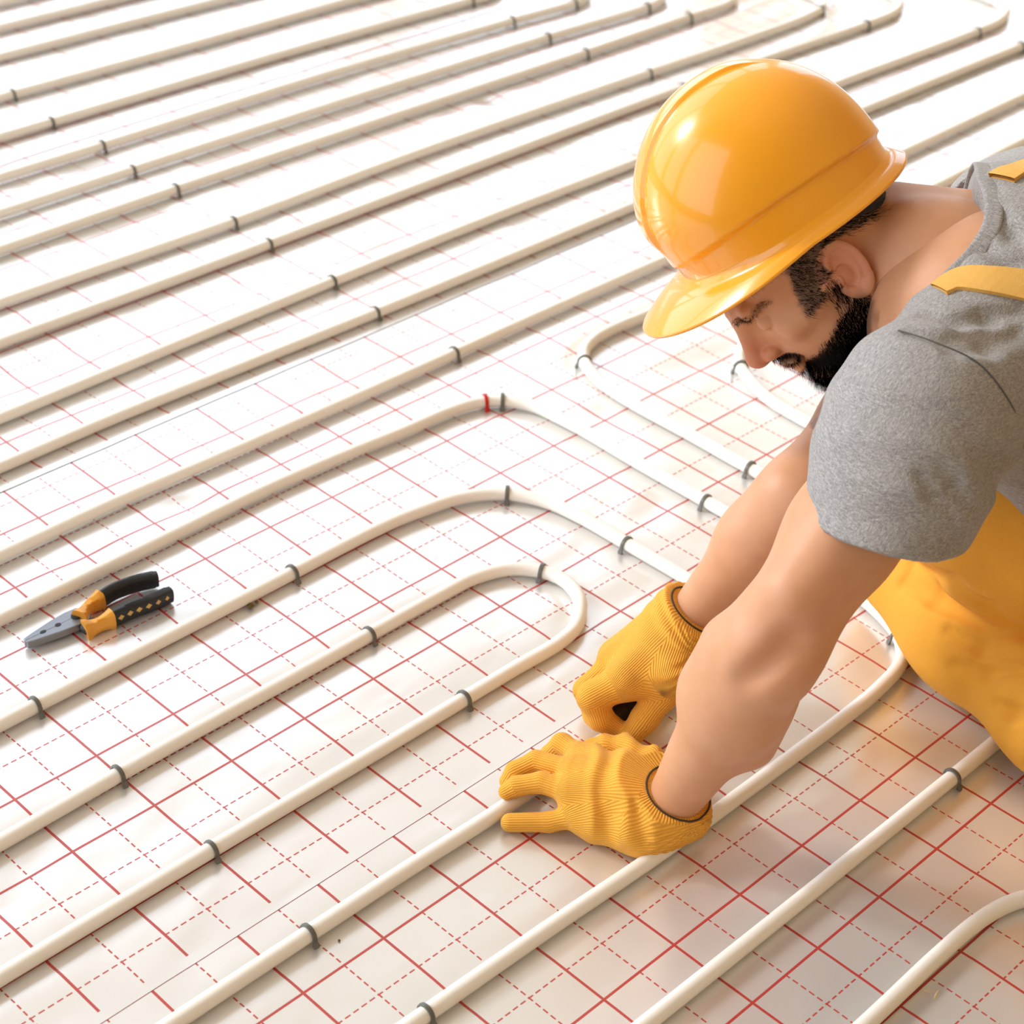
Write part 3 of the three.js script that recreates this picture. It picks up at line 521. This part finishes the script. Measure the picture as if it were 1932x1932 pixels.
function shirtD(x, y, z, whole) {
  let s = union(sleeveN, 0.05)(x, y, z), t = union(torso, 0.07)(x, y, z);
  const along = (x - HP[0][0]) * hemDir.x + (y - HP[0][1]) * hemDir.y + (z - HP[0][2]) * hemDir.z;
  const w = noise3(x * 7 + 2, y * 7, z * 7), f = Math.sin((x * 60 + y * 95 - z * 40) + 4 * w) * 0.0022 * sstep(0.0, 0.8, fbm(x * 6, y * 6, z * 6 + 4, 2) + 0.25);
  s = smax(s, along, 0.004);
  let d = smin(s, t, 0.055);
  d = smin(d, dcap(neckMass, x, y, z), 0.02);
  if (whole) return d;
  d += f + 0.003 * fbm(x * 11, y * 11, z * 11, 3);
  return smax(d, -holeD(x, y, z), 0.003);
}
const neckHole = cap([0.7351,0.4954,0.3539], 0.108, [0.827,0.5004,0.5113], 0.108), nx = V(neckHole.d).normalize(), n1 = new THREE.Vector3().crossVectors(nx, new THREE.Vector3(0, 1, 0)).normalize(), n2 = new THREE.Vector3().crossVectors(nx, n1);
const around = (x, y, z) => { const a = x - neckHole.a[0], b = y - neckHole.a[1], c = z - neckHole.a[2], u = a * n1.x + b * n1.y + c * n1.z, v = a * n2.x + b * n2.y + c * n2.z; return [Math.atan2(v, u), a * nx.x + b * nx.y + c * nx.z, Math.hypot(u, v)]; };
// how far along the neck the round collar lies, by direction round the neck
const collarLine = [[0.8198,0.5757,0.4265], [0.819,0.5611,0.4405], [0.8138,0.545,0.4514], [0.7983,0.5238,0.4562], [0.7735,0.5016,0.4521], [0.7479,0.4775,0.4489], [0.7284,0.4556,0.4502], [0.7128,0.4374,0.4518]].map((q) => around(...hit((x, y, z) => shirtD(x, y, z, true), q))).sort((p, q) => p[0] - q[0]);
const collarAt = (f) => { const L = collarLine, n = L.length; for (let i = 0; i < n; i++) { const a = L[i], b = L[(i + 1) % n], w = i === n - 1 ? 2 * Math.PI : 0; let g = f; if (w && g < a[0]) g += w; if (g >= a[0] && g <= b[0] + w) return mix(a[1], b[1], sstep(0, 1, (g - a[0]) / (b[0] + w - a[0])) * 0.5 + 0.5 * (g - a[0]) / (b[0] + w - a[0])); } return L[0][1]; };
const holeD = (x, y, z) => { const [f, s, r] = around(x, y, z); return Math.max(r - 0.135, (s - collarAt(f)) * 0.8); };
const creases = (d, list) => list.flatMap(([r, ...pts]) => chain(pts.map((q, i) => [hit(d, q), i && i < pts.length - 1 ? r : r * 0.3])));
const shirtFolds = creases((x, y, z) => shirtD(x, y, z), [
  [0.006, [0.5722,0.5552,0.5378], [0.5887,0.5519,0.5592], [0.6119,0.5559,0.5802], [0.6359,0.5619,0.6002]], [0.005, [0.5573,0.5407,0.5365], [0.5784,0.5366,0.5637], [0.6077,0.5433,0.5886]], [0.005, [0.5782,0.5289,0.5713], [0.6017,0.5337,0.5919], [0.627,0.5459,0.6069]],
  [0.0025, [0.5149,0.4322,0.6016], [0.5174,0.419,0.6178], [0.5234,0.4091,0.6344]], [0.0025, [0.5296,0.4372,0.6125], [0.5334,0.4267,0.6273], [0.5355,0.4169,0.6396]], [0.005, [0.5896,0.4058,0.6199], [0.599,0.4006,0.6355], [0.6156,0.4038,0.6503]], [0.005, [0.5943,0.4199,0.6106], [0.6047,0.4168,0.6251], [0.6242,0.4261,0.6367]],
   [0.004, [0.7153,0.5609,0.5078], [0.7239,0.5494,0.5289], [0.7357,0.5523,0.5387]], [0.004, [0.7813,0.5694,0.4809], [0.7827,0.5529,0.4993], [0.7862,0.549,0.5071]],
]);
const foldedShirt = (x, y, z) => { let d = shirtD(x, y, z); if (d < 0.03) for (const c of shirtFolds) d = smax(d, -dcap(c, x, y, z), 0.016); return d; };
const shirt = part('t_shirt', boxUV(skin(foldedShirt, [0.40, 0.20, 0.15], [1.30, 0.72, 1.0], 0.0042)), shirtMat, person, 'heather grey short-sleeved t-shirt');
function onto(d, p, lift) { const q = [...p], h = 0.002; for (let k = 0; k < 12; k++) { const e = d(...q), g = [0, 1, 2].map((j) => { const a = [...q], b = [...q]; a[j] += h; b[j] -= h; return (d(...a) - d(...b)) / (2 * h); }), l = Math.hypot(...g) || 1; for (let j = 0; j < 3; j++) q[j] -= g[j] / l * (e - lift) * 0.8; } return q; }
function band(d, pts, half, lift, thick) {                    // a strap lying on a surface
  pts = pts.map((q) => hit(d, q));
  const c = new THREE.CatmullRomCurve3(pts.map(V), false, 'centripetal'), n = 60, pos = [], idx = [], rows = 9, h = 0.002;
  for (let i = 0; i <= n; i++) {
    const t = i / n, p = onto(d, c.getPointAt(t).toArray(), lift), g = new THREE.Vector3(...[0, 1, 2].map((j) => { const a = [...p], b = [...p]; a[j] += h; b[j] -= h; return d(...a) - d(...b); })).normalize();
    const s = new THREE.Vector3().crossVectors(c.getTangentAt(t), g).normalize();
    for (const side of [1, -1]) for (let k = 0; k < rows; k++) { const w = (k / (rows - 1) * 2 - 1) * half * side, e = side > 0 ? thick : -0.001, q = onto(d, [p[0] + s.x * w, p[1] + s.y * w, p[2] + s.z * w], lift + e); pos.push(...q); }
  }
  const m = rows * 2; for (let i = 0; i < n; i++) for (let j = 0; j < m; j++) { const a = i * m + j, b = i * m + (j + 1) % m; idx.push(a, b, a + m, b, b + m, a + m); }
  const g = new THREE.BufferGeometry(); g.setAttribute('position', new THREE.Float32BufferAttribute(pos, 3)); g.setIndex(idx); return boxUV(toCreasedNormals(g, 0.8));
}
{
  const ring = [];
  for (let k = 0; k < 90; k++) {                              // edge of the round neck opening
    const f = k / 90 * Math.PI * 2 - Math.PI, s = collarAt(f) + 0.005, q = new THREE.Vector3(); let r = 0.05;
    for (; r < 0.13; r += 0.0008) { q.fromArray(neckHole.a).addScaledVector(nx, s).addScaledVector(n1, Math.cos(f) * r).addScaledVector(n2, Math.sin(f) * r); if (shirtD(q.x, q.y, q.z, true) > -0.0004) break; }
    ring.push(q);
  }
  const round = ring.map((q, k) => { const c = new THREE.Vector3(); for (let j = -2; j <= 2; j++) c.add(ring[(k + j + 90) % 90]); return c.multiplyScalar(0.2).toArray(); }); round.push(round[0]);
  part('collar', sweep(round, () => [0.0026, 0.0092, 3], 160, 12, false, nx), shirtMat, shirt, 'ribbed crew neck collar');
  const seam = std({ color: 0x5c5a58, roughness: 0.9 });
  part('seam', (() => { const c = [[0.5478,0.5343,0.5328], [0.5446,0.5504,0.5667], [0.5624,0.5329,0.604], [0.578,0.502,0.6346], [0.6123,0.443,0.6604]].map((p) => onto(shirtD, p, 0.0004)); return sweep(c, () => [0.0008, 0.0008], 60, 6); })(), seam, shirt, 'shoulder seam');
}
// orange work trousers with their shoulder straps
const orangeMat = std({ color: new THREE.Color().setRGB(0.86, 0.40, 0.035), bumpMap: rep(clothBump, 14, 14), bumpScale: 0.0003, roughness: 0.85, sheen: 0.35, sheenRoughness: 0.5, sheenColor: new THREE.Color(1, 0.7, 0.3) });
const strapMat = std({ color: new THREE.Color().setRGB(0.78, 0.44, 0.10), bumpMap: rep(clothBump, 20, 20), bumpScale: 0.0004, roughness: 0.85 });
const shin = [cap([0.8472,0.072,0.4292], 0.068, [0.8041,0.076,0.551], 0.074), cap([0.8041,0.076,0.551], 0.074, [0.7592,0.074,0.7017], 0.074), cap([0.7592,0.074,0.7017], 0.074, [0.7304,0.06,0.8883], 0.05)];
const thigh = [cap([0.8273,0.1754,0.4853], 0.066, [0.8091,0.2122,0.5714], 0.088), cap([0.8091,0.2122,0.5714], 0.088, [0.8566,0.3032,0.7814], 0.14)];
const hips = [cap([0.89,0.3273,0.7571], 0.14, [1.1165,0.2461,0.7269], 0.14)];
const farLeg = [cap([1.1469,0.0161,0.4563], 0.07, [1.1073,0.1916,0.6828], 0.11)];
function trousersD(x, y, z) {
  const a = union(shin, 0.05)(x, y, z), b = union(thigh, 0.06)(x, y, z);
  let d = smin(a, b, 0.008);
  d = smin(d, union(hips, 0.05)(x, y, z), 0.06);
  d = smin(d, union(farLeg, 0.05)(x, y, z), 0.05);
  const w = noise3(x * 5, y * 5, z * 5 + 9);
  d += 0.0035 * Math.sin(x * 70 - y * 60 + z * 30 + 5 * w) * sstep(-0.1, 0.5, fbm(x * 5 + 3, y * 5, z * 5, 2)) + 0.004 * fbm(x * 9, y * 9, z * 9, 3);
  return smax(d, 0.0175 - y, 0.012);
}
const trouserFolds = creases(trousersD, [
  [0.008, [0.6262,0.2514,0.5483], [0.6432,0.2344,0.5842], [0.6606,0.2165,0.6214], [0.6785,0.1983,0.6595]], [0.006, [0.6178,0.241,0.5498], [0.6316,0.225,0.5812], [0.6472,0.2113,0.6122]], [0.005, [0.6098,0.2332,0.5492], [0.6269,0.2225,0.5786], [0.6512,0.2039,0.624]], [0.004, [0.6333,0.2485,0.5589], [0.648,0.2369,0.5869], [0.661,0.2293,0.6087]],
  [0.005, [0.6168,0.1686,0.6229], [0.636,0.1628,0.6497], [0.6652,0.1692,0.6748]], [0.004, [0.6261,0.1969,0.604], [0.6417,0.1832,0.635], [0.6689,0.1788,0.6689]], [0.005, [0.6318,0.1378,0.6708], [0.6383,0.1319,0.6838], [0.6467,0.1304,0.6945]],
]);
const foldedTrousers = (x, y, z) => { let d = trousersD(x, y, z); if (d < 0.03) for (const c of trouserFolds) d = smax(d, -dcap(c, x, y, z), 0.014); return d; };
const trousers = part('trousers', boxUV(skin(foldedTrousers, [0.66, 0.0, 0.20], [1.55, 0.55, 1.2], 0.0048)), orangeMat, person, 'orange work trousers');
part('shoulder_strap', band(shirtD, [[0.5973,0.5687,0.5333], [0.5935,0.5847,0.5488], [0.6073,0.5909,0.5754], [0.6375,0.5845,0.5968], [0.6794,0.5709,0.6383]], 0.0166, 0.0012, 0.003), strapMat, trousers, 'wide yellow strap over the near shoulder');
part('shoulder_strap', band(shirtD, [[0.9198,0.5333,0.3989], [0.9331,0.5414,0.405], [0.9491,0.5471,0.4166], [0.9689,0.5486,0.4366]], 0.0148, 0.0012, 0.0035), strapMat, trousers, 'far shoulder strap');

// knitted gloves
const ribs = dataTex(256, (u, v) => { const s = Math.sin(u * Math.PI * 2 * 18); return 0.5 + 0.42 * s * (0.8 + 0.2 * Math.sin(v * Math.PI * 2 * 48)) + 0.08 * pnoise(u * 128, v * 128, 128, 128, 2); });
const gloveTex = dataTex(256, (u, v) => { const k = 0.5 + 0.5 * Math.sin(u * Math.PI * 2 * 18), n = pnoise(u * 64, v * 64, 64, 64, 3); return [0.90 + 0.09 * k, 0.61 + 0.11 * k + 0.03 * n, 0.20 + 0.09 * k]; }, true);
const gloveMat = std({ map: rep(gloveTex, 21, 21), bumpMap: rep(ribs, 21, 21), bumpScale: 0.0009, roughness: 0.95, sheen: 0.5, sheenRoughness: 0.5, sheenColor: new THREE.Color(1, 0.8, 0.4) });
const trimMat = std({ color: new THREE.Color().setRGB(0.06, 0.035, 0.015), roughness: 0.9 });
function glove(label, bones, extra, cuffEnd, cuffDir, cuffR, wrinkle, lo, hi) {
  const all = [...bones, ...extra];
  const d = (x, y, z) => {
    let e = 1e3; for (const c of bones) e = smin(e, dcap(c, x, y, z), c.k ?? 0.006);
    for (const c of extra) e = smin(e, dcap(c, x, y, z), 0.014);
    e += wrinkle(x, y, z);
    const s = (x - cuffEnd[0]) * cuffDir.x + (y - cuffEnd[1]) * cuffDir.y + (z - cuffEnd[2]) * cuffDir.z;
    return smax(smax(e, s, 0.003), 0.0012 - y, 0.003);
  };
  const g = part('glove', boneUV(skin(d, lo, hi, 0.0019), all), gloveMat, person, label);
  const a = new THREE.Vector3().crossVectors(cuffDir, new THREE.Vector3(0, 1, 0)).normalize(), b = new THREE.Vector3().crossVectors(cuffDir, a), pts = [];
  for (let k = 0; k <= 48; k++) { const t = k / 48 * Math.PI * 2; pts.push(onto(d, V(cuffEnd).addScaledVector(a, Math.cos(t) * cuffR).addScaledVector(b, Math.sin(t) * cuffR).addScaledVector(cuffDir, -0.002).toArray(), 0.0006)); }
  part('cuff_trim', sweep(pts, () => [0.0011, 0.0011], 120, 6), trimMat, g, 'dark overlocked cuff edge');
  return g;
}
{
  const W = [0.3579,0.052,0.4722], dir = V(WN).sub(V(EN)).normalize().negate(), end = [0.3622,0.058,0.4868];
  const ix = [0.3439,0.04,0.3711], md = [0.3181,0.045,0.3858], rg = [0.2976,0.04,0.4004], pk = [0.2896,0.024,0.4183];
  const kk = (c, k) => (c.k = k, c);
  const palm = [kk(cap(W, 0.030, ix, 0.0165), 0.02), kk(cap(W, 0.030, md, 0.0165), 0.02), kk(cap(W, 0.029, rg, 0.016), 0.02), kk(cap(W, 0.028, pk, 0.0145), 0.02), kk(cap([0.3313,0.026,0.4795], 0.024, [0.2976,0.02,0.4406], 0.018), 0.02), kk(cap(W, 0.032, lerp(WN, EN, 0.18), 0.036), 0.03), kk(cap([0.3666,0.03,0.5016], 0.022, [0.3213,0.024,0.4779], 0.024), 0.02)];
  const fingers = [...chain([[ix, 0.0125], [[0.3473,0.036,0.3416], 0.0118], [[0.3416,0.018,0.3317], 0.0105], [[0.3438,0.01,0.3396], 0.009]]), ...chain([[md, 0.0125], [[0.3076,0.037,0.3428], 0.0112], [[0.2885,0.027,0.3315], 0.0104], [[0.2808,0.016,0.3291], 0.009]]), ...chain([[rg, 0.0122], [[0.2878,0.038,0.3696], 0.0112], [[0.2713,0.03,0.3506], 0.0104], [[0.2632,0.024,0.3452], 0.0092]]), ...chain([[pk, 0.0118], [[0.2703,0.014,0.3982], 0.0104], [[0.2425,0.0115,0.3706], 0.0098]])];
  fingers.forEach((c) => (c.k = 0.0035));
  const thumb = chain([[[0.3902,0.04,0.4236], 0.019], [[0.3915,0.03,0.3811], 0.0145], [[0.3825,0.018,0.3549], 0.0115]]); thumb.forEach((c) => (c.k = 0.01));
  const axis = V(W).sub(V(rg)), al = axis.length(); axis.normalize();
  glove('yellow knitted glove, palm down, fingers over the pipe', [...palm, ...fingers, ...thumb], [], end, dir, 0.034,
    (x, y, z) => { const t = ((x - rg[0]) * axis.x + (y - rg[1]) * axis.y + (z - rg[2]) * axis.z) / al, w = noise3(x * 30, y * 30, z * 30); return 0.0030 * Math.sin(t * 19 + 1.5 * w) * sstep(0.12, 0.32, t) * sstep(1.05, 0.8, t) * sstep(0.015, 0.04, y) + (t > 0.85 ? 0.0008 * Math.sin(Math.atan2(y - W[1], x - W[0]) * 34) : 0); },
    [0.18, 0.0, 0.24], [0.46, 0.12, 0.60]);
}
{
  const W = lerp(WF, EF, -0.08), dir = V(WF).sub(V(EF)).normalize().negate(), end = [0.5424,0.118,0.3501];
  const ix = [0.4359,0.076,0.3456], md = [0.4613,0.066,0.3115], rg = [0.4842,0.05,0.2909], pk = [0.5064,0.034,0.2805];
  const kk = (c, k) => (c.k = k, c);
  const palm = [kk(cap(W, 0.030, ix, 0.022), 0.02), kk(cap(W, 0.030, md, 0.021), 0.02), kk(cap(W, 0.029, rg, 0.019), 0.02), kk(cap(W, 0.026, pk, 0.017), 0.02), kk(cap(W, 0.030, lerp(WF, EF, 0.2), 0.034), 0.03), kk(cap(W, 0.028, [0.4687,0.085,0.3788], 0.022), 0.02), kk(cap(ix, 0.016, [0.4582,0.072,0.3731], 0.016), 0.012)];
  const fingers = [...chain([[ix, 0.020], [[0.4091,0.057,0.3278], 0.0175], [[0.4105,0.034,0.3382], 0.0140], [[0.4224,0.021,0.3519], 0.0112]]), ...chain([[md, 0.016], [[0.4227,0.045,0.3055], 0.0135], [[0.4215,0.02,0.3217], 0.012], [[0.434,0.012,0.3392], 0.010]]), ...chain([[rg, 0.0145], [[0.4494,0.03,0.2933], 0.0125], [[0.4522,0.014,0.3161], 0.0105]]), ...chain([[pk, 0.013], [[0.4764,0.018,0.2896], 0.011], [[0.4806,0.012,0.3142], 0.010]])];
  fingers.push(...chain([[[0.4571,0.03,0.3099], 0.016], [[0.4616,0.018,0.3307], 0.015], [[0.4641,0.013,0.343], 0.0125]]));
  fingers.forEach((c) => (c.k = 0.005));
  const thumb = chain([[[0.4733,0.085,0.3793], 0.021], [[0.4629,0.062,0.3778], 0.0165], [[0.4412,0.038,0.3742], 0.0145], [[0.4243,0.02,0.3716], 0.0118]]); thumb.forEach((c) => (c.k = 0.008));
  glove('yellow knitted glove closed round the pipe, gap between finger and thumb', [...palm, ...fingers, ...thumb], [], end, dir, 0.033,
    (x, y, z) => { const t = V([x, y, z]).sub(V(W)).dot(dir); return t > -0.045 ? 0.0010 * Math.sin(Math.atan2(y - W[1], x - W[0] + z - W[2]) * 22) * sstep(-0.045, -0.01, t) : 0.0006 * fbm(x * 40, y * 40, z * 40, 2); },
    [0.36, 0.0, 0.22], [0.62, 0.20, 0.46]);
  const gapLump = union([cap([0.4231,0.03,0.341], 0.0085, [0.4572,0.03,0.3457], 0.0095), cap([0.4447,0.022,0.3338], 0.010, [0.4524,0.016,0.3454], 0.009)], 0.006);  // added dark lump: shade of the finger gap and dirty knit put into colour
  part('gap_shade', boxUV(skin((x, y, z) => gapLump(x, y, z) + 0.0022 * fbm(x * 160, y * 160, z * 160, 2), [0.40, 0.0, 0.24], [0.52, 0.06, 0.40], 0.0014)), std({ color: new THREE.Color().setRGB(0.035, 0.02, 0.008), roughness: 0.9 }), person.children[person.children.length - 1], 'dark lump standing in for the shade and dirty knit in the finger gap');
}

// ------------------------------------------------------------------ hard hat on the worker's head
{
  const B = { f: [-0.7483,-0.5406,-0.3845], u: [-0.2689,0.777,-0.5691], l: [-0.6064,0.3225,0.7268] }, O = V([0.6729,0.511,0.2793]);
  const RX = 0.122, RZ = 0.104, HH = 0.156, XC = -0.018;
  const pts = (th) => {                                       // rows from crown to rim at an angle th from the front
    const c = Math.cos(th), s = Math.sin(th), e = 2.25, k = (Math.abs(c) ** e + Math.abs(s) ** e) ** (-1 / e), bx = c * k * RX, bz = s * k * RZ, row = [];
    const front = Math.max(0, c), yc = 0.013 + 0.022 * Math.sin(Math.min(Math.PI, Math.abs(th))) ** 1.3;
    const n = 120;
    for (let i = 0; i <= n; i++) {
      const f = i / n * Math.PI / 2, rho = Math.sin(f) ** (2 / 2.15), y = HH * Math.cos(f) ** (2 / 2.4);
      let x = bx * rho * (1 + 0.03 * front * (y / HH)), z = bz * rho, yy = y;
      const ridgeW = 0.019 + 0.004 * (y / HH), on = sstep(ridgeW + 0.0011, ridgeW - 0.0011, Math.abs(z)) * sstep(0.025, 0.055, y) * sstep(-0.085, -0.045, x + XC);
      const bulge = 0.0055 * sstep(yc - 0.0016, yc + 0.0016, y) - 0.006 * sstep(0.06, 0.012, y) * front ** 2 + 0.004 * sstep(0.03, 0.075, y) * sstep(0.14, 0.08, y) * front ** 2;
      const rr = Math.hypot(x, z) || 1, up = clamp(y / HH, 0, 1);
      const out = bulge * (1 - up * 0.4) + 0.0042 * on;
      x += x / rr * out * (1 - up ** 3); z += z / rr * out * (1 - up ** 3); yy += out * up;
      row.push([x + XC, yy + 0.004, z]);
    }
    // band, gutter, brim and rolled lip
    const vis = front ** 1.35, ext = 0.0105 + 0.049 * vis + (c < -0.2 ? 0.004 * sstep(-0.2, -1, c) : 0), nx = c * k * RX, nz = s * k * RZ, l = Math.hypot(nx, nz), ux = nx / l, uz = nz / l;
    const drop = (t) => -0.003 - 0.0085 * t * (1 - 0.5 * vis) - 0.014 * vis * t - 0.55 * vis * t * nz * nz;
    row.push([nx + XC + ux * 0.0004, 0.003, nz + uz * 0.0004]);
    row.push([nx + XC + ux * 0.0024, -0.001, nz + uz * 0.0024]);
    for (let j = 1; j <= 8; j++) { const t = j / 8; row.push([nx + XC + ux * (0.0024 + (ext - 0.0024) * t), drop(t) + 0.0015 * Math.sin(t * Math.PI) * (1 + vis), nz + uz * (0.0024 + (ext - 0.0024) * t)]); }
    const lip = row[row.length - 1];
    row.push([lip[0] + ux * 0.0012, lip[1] - 0.0012, lip[2] + uz * 0.0012], [lip[0] + ux * 0.0006, lip[1] - 0.0034, lip[2] + uz * 0.0006], [lip[0] - ux * 0.0012, lip[1] - 0.0036, lip[2] - uz * 0.0012]);
    // inside: back under the brim and up into the crown
    for (let j = 7; j >= 1; j--) { const t = j / 8; row.push([nx + XC + ux * (ext * t - 0.001), drop(t) - 0.0022, nz + uz * (ext * t - 0.001)]); }
    for (let i = 12; i >= 0; i--) { const f = i / 12 * Math.PI / 2, rho = Math.sin(f) ** (2 / 2.15) * 0.965, y = (HH - 0.005) * Math.cos(f) ** (2 / 2.4); row.push([bx * rho + XC, y, bz * rho]); }
    return row;
  };
  const N = 320, pos = [], idx = []; let m = 0;
  for (let i = 0; i < N; i++) { const r = pts(-Math.PI + i / N * Math.PI * 2); m = r.length; for (const p of r) pos.push(...p); }
  for (let i = 0; i < N; i++) for (let j = 0; j < m - 1; j++) { const a = i * m + j, b = (i + 1) % N * m + j; idx.push(a, a + 1, b, b, a + 1, b + 1); }
  let g = new THREE.BufferGeometry(); g.setAttribute('position', new THREE.Float32BufferAttribute(pos, 3)); g.setIndex(idx);
  g = mergeVertices(g, 1e-5); g.computeVertexNormals();
  const hatMat = std({ color: new THREE.Color().setRGB(0.96, 0.39, 0.01), roughness: 0.28, clearcoat: 0.7, clearcoatRoughness: 0.08, side: THREE.DoubleSide });
  const t = thing('hard_hat', 'glossy orange hard hat with a short peak on the kneeling worker', 'hard hat');
  t.matrixAutoUpdate = true;
  const M = new THREE.Matrix4().makeBasis(V(B.f), V(B.u), V(B.l).negate()); t.quaternion.setFromRotationMatrix(M); t.position.copy(O);
  mesh('shell', g, hatMat, t);
  const web = std({ color: 0x1c1f26, roughness: 0.7 });
  // headband strap that shows at the nape
  const ring = []; for (let k = 0; k <= 40; k++) { const a = k / 40 * Math.PI * 2; ring.push([XC + Math.cos(a) * 0.098 - 0.004, -0.008 - 0.022 * sstep(-0.2, -1, Math.cos(a)), Math.sin(a) * 0.083]); }
  tag(mesh('headband', sweep(ring, () => [0.0016, 0.011, 4], 90, 10), web, t), 'dark headband showing at the nape');
}


// ------------------------------------------------------------------ crumbs left on the film
{
  const crumbMat = std({ color: 0x6b5a2a, roughness: 0.9 }), chipMat = std({ color: 0xe6d3a0, roughness: 0.8 });
  const lump = (r, sq) => { const g = new THREE.IcosahedronGeometry(r, 2), p = g.attributes.position; for (let i = 0; i < p.count; i++) { const k = 1 + 0.5 * noise3(p.getX(i) * 300 + r * 900, p.getY(i) * 300, p.getZ(i) * 300); p.setXYZ(i, p.getX(i) * k, p.getY(i) * k * sq, p.getZ(i) * k); } g.computeVertexNormals(); return g; };
  for (const [p, r, sq, m, label, cat] of [
    [[0.281,0.0018,-0.0922], 0.0042, 0.55, crumbMat, 'small brown crumb of dirt beside the pipe between the pliers and hairpin', 'crumb'],
    [[0.2915,0.0012,-0.0935], 0.0024, 0.6, crumbMat, 'smaller brown crumb next to the larger dirt crumb', 'crumb'],
    [[0.0167,0.0008,0.3665], 0.0014, 0.7, crumbMat, 'tiny dark speck beside the clip below the near glove', 'crumb'],
  ]) tag(mesh('crumb', lump(r, sq).translate(...p), m), label, cat);
  for (const [a, b, c, label] of [[[0.3809,0.001,0.7834], [0.3808,0.002,0.7881], [0.384,0.001,0.7916], 'pale curled shaving by the lower right pipe, left one'], [[0.3793,0.001,0.7978], [0.3847,0.0022,0.7963], [0.3914,0.001,0.7949], 'pale curled shaving by the lower right pipe, right one']])
    tag(mesh('wood_shaving', sweep([a, b, c], (t) => [0.0008 * Math.sin(0.4 + t * 2.3), 0.0004], 12, 6), chipMat), label, 'shaving');
}

renderer.render(scene, camera);
